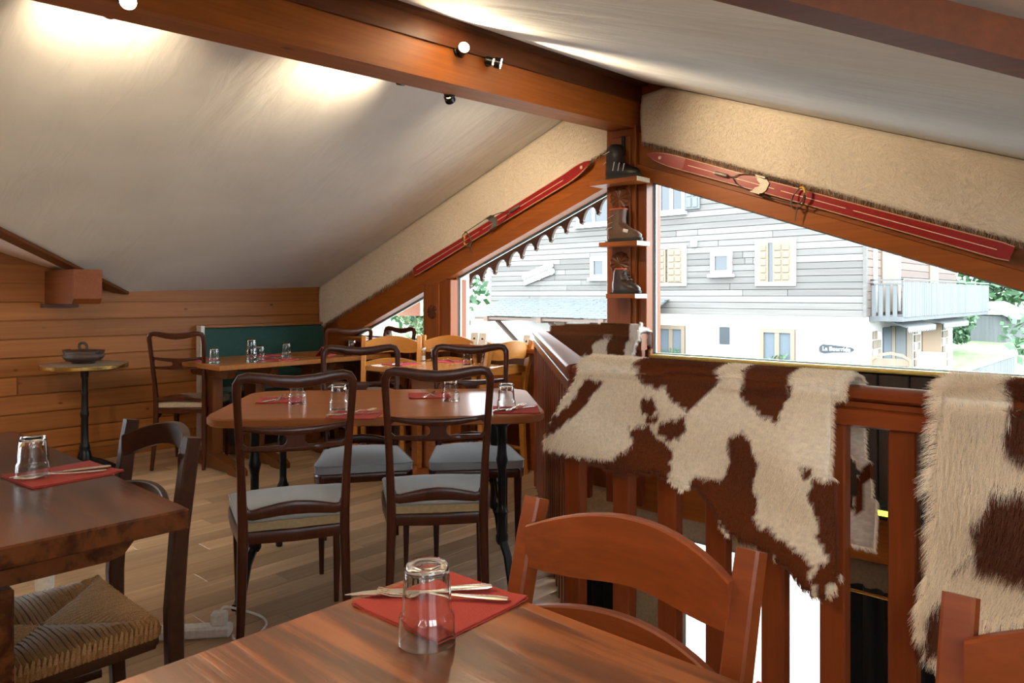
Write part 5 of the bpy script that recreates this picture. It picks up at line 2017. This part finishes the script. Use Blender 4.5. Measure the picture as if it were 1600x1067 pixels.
def shutter(x0, x1, z0, z1, rows, cols, mat, y=YF - .06):
    s = MB().box(x0, x1, y, y + .04, z0, z1, .005).build('shutter', mat, ct, smooth=0)
    for r in range(rows):
        for c in range(cols):
            a = x0 + .05 + (x1 - x0 - .07) * c / cols
            b = z0 + .05 + (z1 - z0 - .07) * r / rows
            MB().box(a, a + (x1 - x0 - .07) / cols - .04, y - .022, y, b, b + (z1 - z0 - .07) / rows - .04, .012).build('shutter_panel', mat, s, smooth=0)
    return s


fwin(-11.72, -10.84, 3.62, 4.75)
shutter(-10.82, -10.36, 3.68, 4.70, 3, 2, 'grey_board')
fwin(-14.75, -13.40, 3.45, 4.70)
frame_yz(ct, -12.05, -10.80, 1.50, 2.68, .10, 'window_white')
shutter(-11.95, -11.46, 1.58, 2.60, 5, 2, 'shutter_wood')
shutter(-11.40, -10.90, 1.58, 2.60, 5, 2, 'shutter_wood')
fwin(-10.03, -9.40, 1.80, 2.44, .12, False)
fwin(-14.20, -13.58, 1.76, 2.44, .12, False)
frame_yz(ct, -8.72, -7.64, 1.48, 2.72, .10, 'window_white')
shutter(-8.62, -8.36, 1.58, 2.62, 5, 1, 'shutter_wood')
shutter(-8.24, -7.74, 1.58, 2.62, 5, 2, 'shutter_wood')
MB().box(-8.38, -8.22, YF - .03, YF, 1.58, 2.62).build('pane', 'exterior_pane', ct, smooth=0)
MB().box(-10.64, -10.46, YF - .08, YF, 2.60, 2.78, .01).build('utility_box', 'window_white', ct, smooth=0)
# ground floor
for (a, b) in ((-11.75, -10.84), (-8.60, -7.66)):
    f = frame_yz(ct, a, b, -1.7, .36, .11, 'shutter_wood')
    MB().box(a + .11, b - .11, YF - .01, YF + .01, -1.65, .26).build('pane', 'curtain_blue', f, smooth=0)
    MB().box((a + b) / 2 - .06, (a + b) / 2 + .06, YF - .05, YF, -1.6, .26).build('mullion', 'shutter_wood', f, smooth=0)
MB().box(-9.78, -9.48, YF - .01, YF + .03, -.12, .36).build('pane', 'exterior_pane', ct, smooth=0)
for (a, b) in ((-10.80, -10.25), (-9.22, -8.72), (-7.60, -7.05)):
    shutter(a, b, -1.2, .34, 5, 2, 'white_plaster', YF - .03)
for (a, b) in ((-11.6, -11.0), (-8.5, -7.8)):
    fb = MB()
    for _ in range(60):
        c = Vector((rnd.uniform(a, b), YF - .15 + rnd.uniform(-.06, .06), -.66 + rnd.random() ** 2 * .35))
        s = .05
        d1_, d2_ = Vector((rnd.uniform(-1, 1), rnd.uniform(-1, 1), rnd.uniform(-1, 1))).normalized() * s, Vector((rnd.uniform(-1, 1), rnd.uniform(-1, 1), rnd.uniform(-1, 1))).normalized() * s
        fb.add([c - d1_, c + d2_, c + d1_, c - d2_], [(0, 1, 2, 3)])
    o_ = fb.build('window_flowers', 'leaf_green', ct, smooth=0)
    o_['kind'] = 'stuff'
    MB().box(a, b, YF - .25, YF - .05, -.85, -.66).build('flower_box', 'shutter_wood', ct, smooth=0)

# house sign: a dark ski-shaped board with white letters
sg = thing('house_sign', 'dark oval signboard with white lettering on the white plaster wall', 'sign', (-6.62, YF - .02, -.105))
pts = [(-.42, -.02), (-.40, .06), (-.33, .11), (-.1, .10), (.2, .075), (.38, .05), (.42, .01), (.40, -.03), (.3, -.06), (-.1, -.085), (-.3, -.12), (-.38, -.10)]
MB().prism(pts, 'Y', -.03, .0).build('board', 'exterior_pane', sg, smooth=0)
fc = bpy.data.curves.new('lettering', 'FONT')
fc.body = 'La Bourride'
fc.size = .14
fc.align_x = 'CENTER'
fc.align_y = 'CENTER'
fc.extrude = .004
tmp = bpy.data.objects.new('lettering_curve', fc)
COL.objects.link(tmp)
fm = bpy.data.meshes.new_from_object(tmp.evaluated_get(bpy.context.evaluated_depsgraph_get()))
bpy.data.objects.remove(tmp)
fo = bpy.data.objects.new('lettering', fm)
COL.objects.link(fo)
fo.parent = sg
fo.location = (0, -.036, 0)
fo.rotation_euler = (R(90), 0, 0)
fm.materials.clear()
fm.materials.append(MATS['paper_white'])
# white ski-shaped board hung askew on the siding
wsn = thing('white_plank_sign', 'pair of white boards hung askew on the grey siding', 'sign', (-16.37, YF - .07, 1.95))
wsn.rotation_euler = (0, -R(16.5), 0)
for zz in (-.105, .105):
    MB().prism([(-.70, zz - .06), (-.66, zz - .09), (.66, zz - .09), (.70, zz - .05), (.70, zz + .06), (.66, zz + .09), (-.62, zz + .09), (-.68, zz + .05)], 'Y', -.03, .03).build('board', 'window_white', wsn, smooth=0)
for xx in (.05, .62):
    MB().box(xx - .03, xx + .03, -.045, -.03, -.22, .22).build('cleat', 'window_white', wsn, smooth=0)

# lean-to porch roof
po = thing('porch', 'lean-to porch with grey shingle roof and dark diagonal braces on the chalet', 'porch')
nr = 9
for k in range(nr):
    f0, f1 = k / nr, (k + 1) / nr
    ya, yb = YF - 2.05 * f0, YF - 2.05 * f1 - .06
    za, zb = 1.10 - .53 * f0, 1.10 - .53 * f1
    xa = -17.95 + .42 * f0
    nseg = 26
    for q in range(nseg):
        x0 = xa + (6.6) * q / nseg
        x1 = xa + (6.6) * (q + 1) / nseg - .012
        dz = rnd.uniform(0, .012)
        vs = [(x0, ya, za), (x1, ya, za), (x1, yb, zb + dz), (x0, yb, zb + dz), (x0, ya, za + .02), (x1, ya, za + .02), (x1, yb, zb + .035 + dz), (x0, yb, zb + .035 + dz)]
        MB().add(vs, [(0, 1, 2, 3), (7, 6, 5, 4), (0, 4, 5, 1), (1, 5, 6, 2), (2, 6, 7, 3), (3, 7, 4, 0)]).build('shingle', 'slate', po, smooth=0)
MB().box(-17.4, -10.9, YF - 2.05, YF - 1.97, .46, .54).build('eaves_beam', 'barge_wood', po, smooth=0)
for x in (-16.85, -14.6, -12.3):
    MB().box(x - .09, x + .09, YF - 2.1, YF, .40, .56).build('joist', 'barge_wood', po, smooth=0)
    MB().sweep([(x, YF - 1.55, .42), (x, YF - .05, -.75)], .12, .12, (1, 0, 0), 8, 8).build('brace', 'barge_wood', po)
MB().box(-15.6, -15.2, YF - .10, YF - .02, -1.0, .40).build('door_leaf', 'shutter_wood', po, smooth=0)
MB().box(-14.2, -13.7, YF - .06, YF - .02, -.2, .40).build('pane', 'exterior_pane', po, smooth=0)

# side wall of the chalet with balcony, awnings and doors
z = .72
while z < 4.4:
    MB().box(XC - .02, XC + .02, YF + .08, 28.0, z, z + .19, .006).build('plank', 'siding_brown', ct, smooth=0)
    z += .2
for (ya, yb, z0_, z1_, mt) in ((20.1, 21.4, .8, 3.0, 'shutter_wood'), (24.6, 25.2, .9, 2.7, 'shutter_wood'), (19.5, 19.7, .8, 3.0, 'window_white'), (21.5, 21.65, .8, 3.0, 'window_white'), (25.3, 25.5, .9, 2.7, 'window_white')):
    MB().box(XC, XC + .06, ya, yb, z0_, z1_, .01).build('shutter', mt, ct, smooth=0)
ba = thing('balcony', 'weathered grey board balcony on the side of the chalet', 'balcony')
XB = -5.2
MB().box(XC, XB, 19.25, 29.0, .60, .72).build('deck', 'grey_board', ba, smooth=0)
pl = MB().box(-.012, .012, 0, .155, 0, .86, .004).build('plank', 'grey_board', ba, smooth=0)
pl.location = (XB, 19.3, .70)
y = 19.3 + .168
while y < 28.9:
    o = pl.copy()
    COL.objects.link(o)
    o.parent = ba
    o.location = (XB, y, .70 + rnd.uniform(-.01, .01))
    y += .168
x = XC + .04
while x < XB - .1:
    o = MB().box(x, x + .10, 19.27, 19.30, .70, 1.50, .004).build('plank', 'grey_board', ba, smooth=0)
    x += .16
for zz in (1.60, 1.50):
    MB().box(XC, XB + .02, 19.26, 19.31, zz - .02, zz + .02).build('top_bar', 'exterior_pane', ba, smooth=0)
MB().box(XB - .03, XB + .03, 19.26, 29.0, 1.60, 1.64).build('top_bar', 'grey_board', ba, smooth=0)
for (ya, yb, lab) in ((20.1, 22.7, 'white scalloped awning under the balcony, nearer one'), (23.6, 26.6, 'white scalloped awning under the balcony above the tan shade')):
    aw = thing('awning', lab, 'awning', (0, 0, 0), 0, 'awnings under the balcony')
    MB().add([(XC, ya, .66), (XC, yb, .66), (XB - .1, yb, .44), (XB - .1, ya, .44), (XC, ya, .62), (XC, yb, .62), (XB - .1, yb, .41), (XB - .1, ya, .41)], [(0, 1, 2, 3), (7, 6, 5, 4), (0, 3, 7, 4), (1, 5, 6, 2), (3, 2, 6, 7), (0, 4, 5, 1)]).build('canopy', 'awning_white', aw, smooth=0)
    n = int((yb - ya) / .16)
    for q in range(n):
        y0 = ya + (yb - ya) * q / n
        w = (yb - ya) / n
        MB().prism([(y0, .44), (y0 + w, .44), (y0 + w, .36), (y0 + w * .8, .31), (y0 + w * .5, .29), (y0 + w * .2, .31), (y0, .36)], 'X', XB - .11, XB - .09).build('scallop', 'awning_white', aw, smooth=0)
for (ya, yb, z0_, z1_, mt, nm) in ((20.3, 20.9, -1.8, .40, 'curtain_blue', 'door_pane'), (20.95, 21.25, -1.8, .42, 'shutter_wood', 'door_post'), (21.3, 22.2, -1.8, .40, 'grey_board', 'door_leaf'), (22.3, 22.9, -1.8, .4, 'shutter_wood', 'door_leaf'), (23.9, 26.0, -1.8, .36, 'tan_shade', 'roller_shade')):
    MB().box(XC - .01, XC + .03, ya, yb, z0_, z1_).build(nm, mt, ct, smooth=0)
for (ya, yb) in ((19.5, 20.1), (23.1, 23.7), (26.2, 26.9)):
    for r in range(9):
        for c in range(2):
            w = (yb - ya) / 2
            MB().box(XC, XC + .03, ya + c * w + .01, ya + (c + 1) * w - .01, -1.7 + r * .23, -1.7 + r * .23 + .2, .01).build('brick', 'shutter_wood' if (r + c) % 3 else 'white_plaster', ct, smooth=0)
ap_ = thing('arched_panel', 'arched slatted wooden garden panel at the corner of the chalet', 'panel', (-4.98, 17.55, -2.62), R(20))
pan = [(-.42, 0), (.42, 0), (.42, 2.45), (.25, 2.56), (0, 2.61), (-.25, 2.56), (-.42, 2.45)]
MB().ring(pan, inset(pan, .06), 'Y', -.03, .03).build('frame', 'shutter_wood', ap_, smooth=0)
for k in range(13):
    MB().box(-.37, .37, -.015, .015, .08 + k * .185, .08 + k * .185 + .165, .006).build('slat', 'shutter_wood', ap_, smooth=0)
wbd = MB().box(-.27, .27, -.03, .03, 0, 2.63, .01)
tag(wbd.build('white_screen', 'white_plaster', None, 0, (-4.22, 17.75, -2.62), R(20)), 'plain white upright board beside the arched garden panel', 'board')
fe = thing('terrace_fence', 'pale board fence of the terrace in front of the chalet side', 'fence')
fp0 = MB().box(-.012, .012, 0, .13, 0, 1.95, .004).build('plank', 'grey_board', fe, smooth=0)
fp0.location = (-4.2, 18.6, -2.6)
y = 18.75
while y < 27.2:
    o = fp0.copy()
    COL.objects.link(o)
    o.parent = fe
    o.location = (-4.2, y, -2.6)
    y += .15
MB().box(-4.24, -4.16, 18.6, 27.3, -.62, -.55).build('top_bar', 'window_white', fe, smooth=0)

sh = thing('shed', 'small grey shed with pale roof in the meadow', 'shed', (-7.2, 41, -1.4), R(-10))
MB().box(-1.0, 1.0, -1.2, 1.2, 0, 1.7).build('walls', 'grey_board', sh, smooth=0)
MB().prism([(-1.4, 1.55), (-1.4, 1.68), (0, 2.35), (1.4, 1.68), (1.4, 1.55), (0, 2.2)], 'Y', -1.5, 1.5).build('roof', 'awning_white', sh, smooth=0)


def tree(label, loc, h, r, mat, nleaf, trunk=True, leaf=.14, seed=0, conic=False, nm='tree', grp='trees outside'):
    rn = random.Random(seed)
    t = thing(nm, label, nm, loc, 0, grp)
    blobs = []
    for k in range(9):
        a = rn.uniform(0, 2 * PI)
        f = rn.random()
        rr = r * (1 - f * .8 if conic else (.35 + .5 * math.sin(f * PI)))
        blobs.append((Vector((math.cos(a) * rr * .6, math.sin(a) * rr * .6, h * (.25 + .7 * f))), max(.2, rr * .62)))
    mb = MB()
    for k in range(nleaf):
        c, q = rn.choice(blobs)
        d = Vector((rn.gauss(0, 1), rn.gauss(0, 1), rn.gauss(0, .8))).normalized()
        p = c + d * q * rn.uniform(.55, 1.0)
        u = Vector((rn.uniform(-1, 1), rn.uniform(-1, 1), rn.uniform(-1, 1))).normalized() * leaf
        v = Vector((rn.uniform(-1, 1), rn.uniform(-1, 1), rn.uniform(-1, 1))).normalized() * leaf * .7
        mb.add([p - u, p + v, p + u, p - v], [(0, 1, 2, 3)])
    o = mb.build('foliage', mat, t, smooth=0)
    o['kind'] = 'stuff'
    if trunk:
        MB().tube([(0, 0, 0), (.05, .03, h * .4), (0, .05, h * .8)], [.12, .09, .04], 8).build('trunk', 'bark', t)
    return t


tree('round dark green bush right of the balcony', (-7.9, 36.5, -1.2), 2.6, 1.5, 'leaf_green', 1500, False, .13, 1, nm='bush')
tree('tall thin tree behind the terrace at the right picture edge', (-3.0, 33.0, -2.6), 6.0, 1.5, 'leaf_green', 1200, True, .12, 2)
tree('pine branches close to the window at the lower right', (-1.95, 16.5, -2.6), 4.6, 1.1, 'leaf_green', 900, True, .10, 3)
tree('green tree left of the chalet roof seen through the scalloped board', (-27.5, 24.0, -2.6), 8.0, 3.0, 'leaf_green', 1800, True, .24, 4)
tree('pale bushy tree below it, left of the porch', (-23.5, 20.5, -2.6), 5.0, 1.8, 'leaf_pale', 1300, True, .15, 5)
tree('low green bush behind the small gable window', (-20.0, 10.5, -2.6), 3.0, 1.4, 'leaf_pale', 900, False, .14, 6, nm='bush')
tree('green bush between the window post and the far chair', (-25.5, 14.0, -2.6), 4.4, 2.0, 'leaf_green', 1200, False, .18, 7, nm='bush')
tree('dense tree on the meadow behind the shed', (-9.5, 50, -.6), 6.0, 3.5, 'leaf_green', 1500, True, .25, 8)
tree('tree on the meadow to the right of the shed', (-2.5, 48, -.6), 7.0, 3.0, 'leaf_green', 1500, True, .25, 9)

# status lights of a device down in the stairwell
dv = thing('receiver_box', 'black electronic box with small lit displays behind the balusters', 'electronics', (-1.02, 3.80, .163))
MB().box(-.35, .35, -.05, .05, 0, .07, .006).build('case', 'dark_fabric', dv, smooth=0)
MB().box(-.10, -.03, -.053, -.05, .02, .045).build('display', 'led_green', dv, smooth=0)
MB().box(.13, .18, -.053, -.05, .015, .035).build('display', 'led_blue', dv, smooth=0)
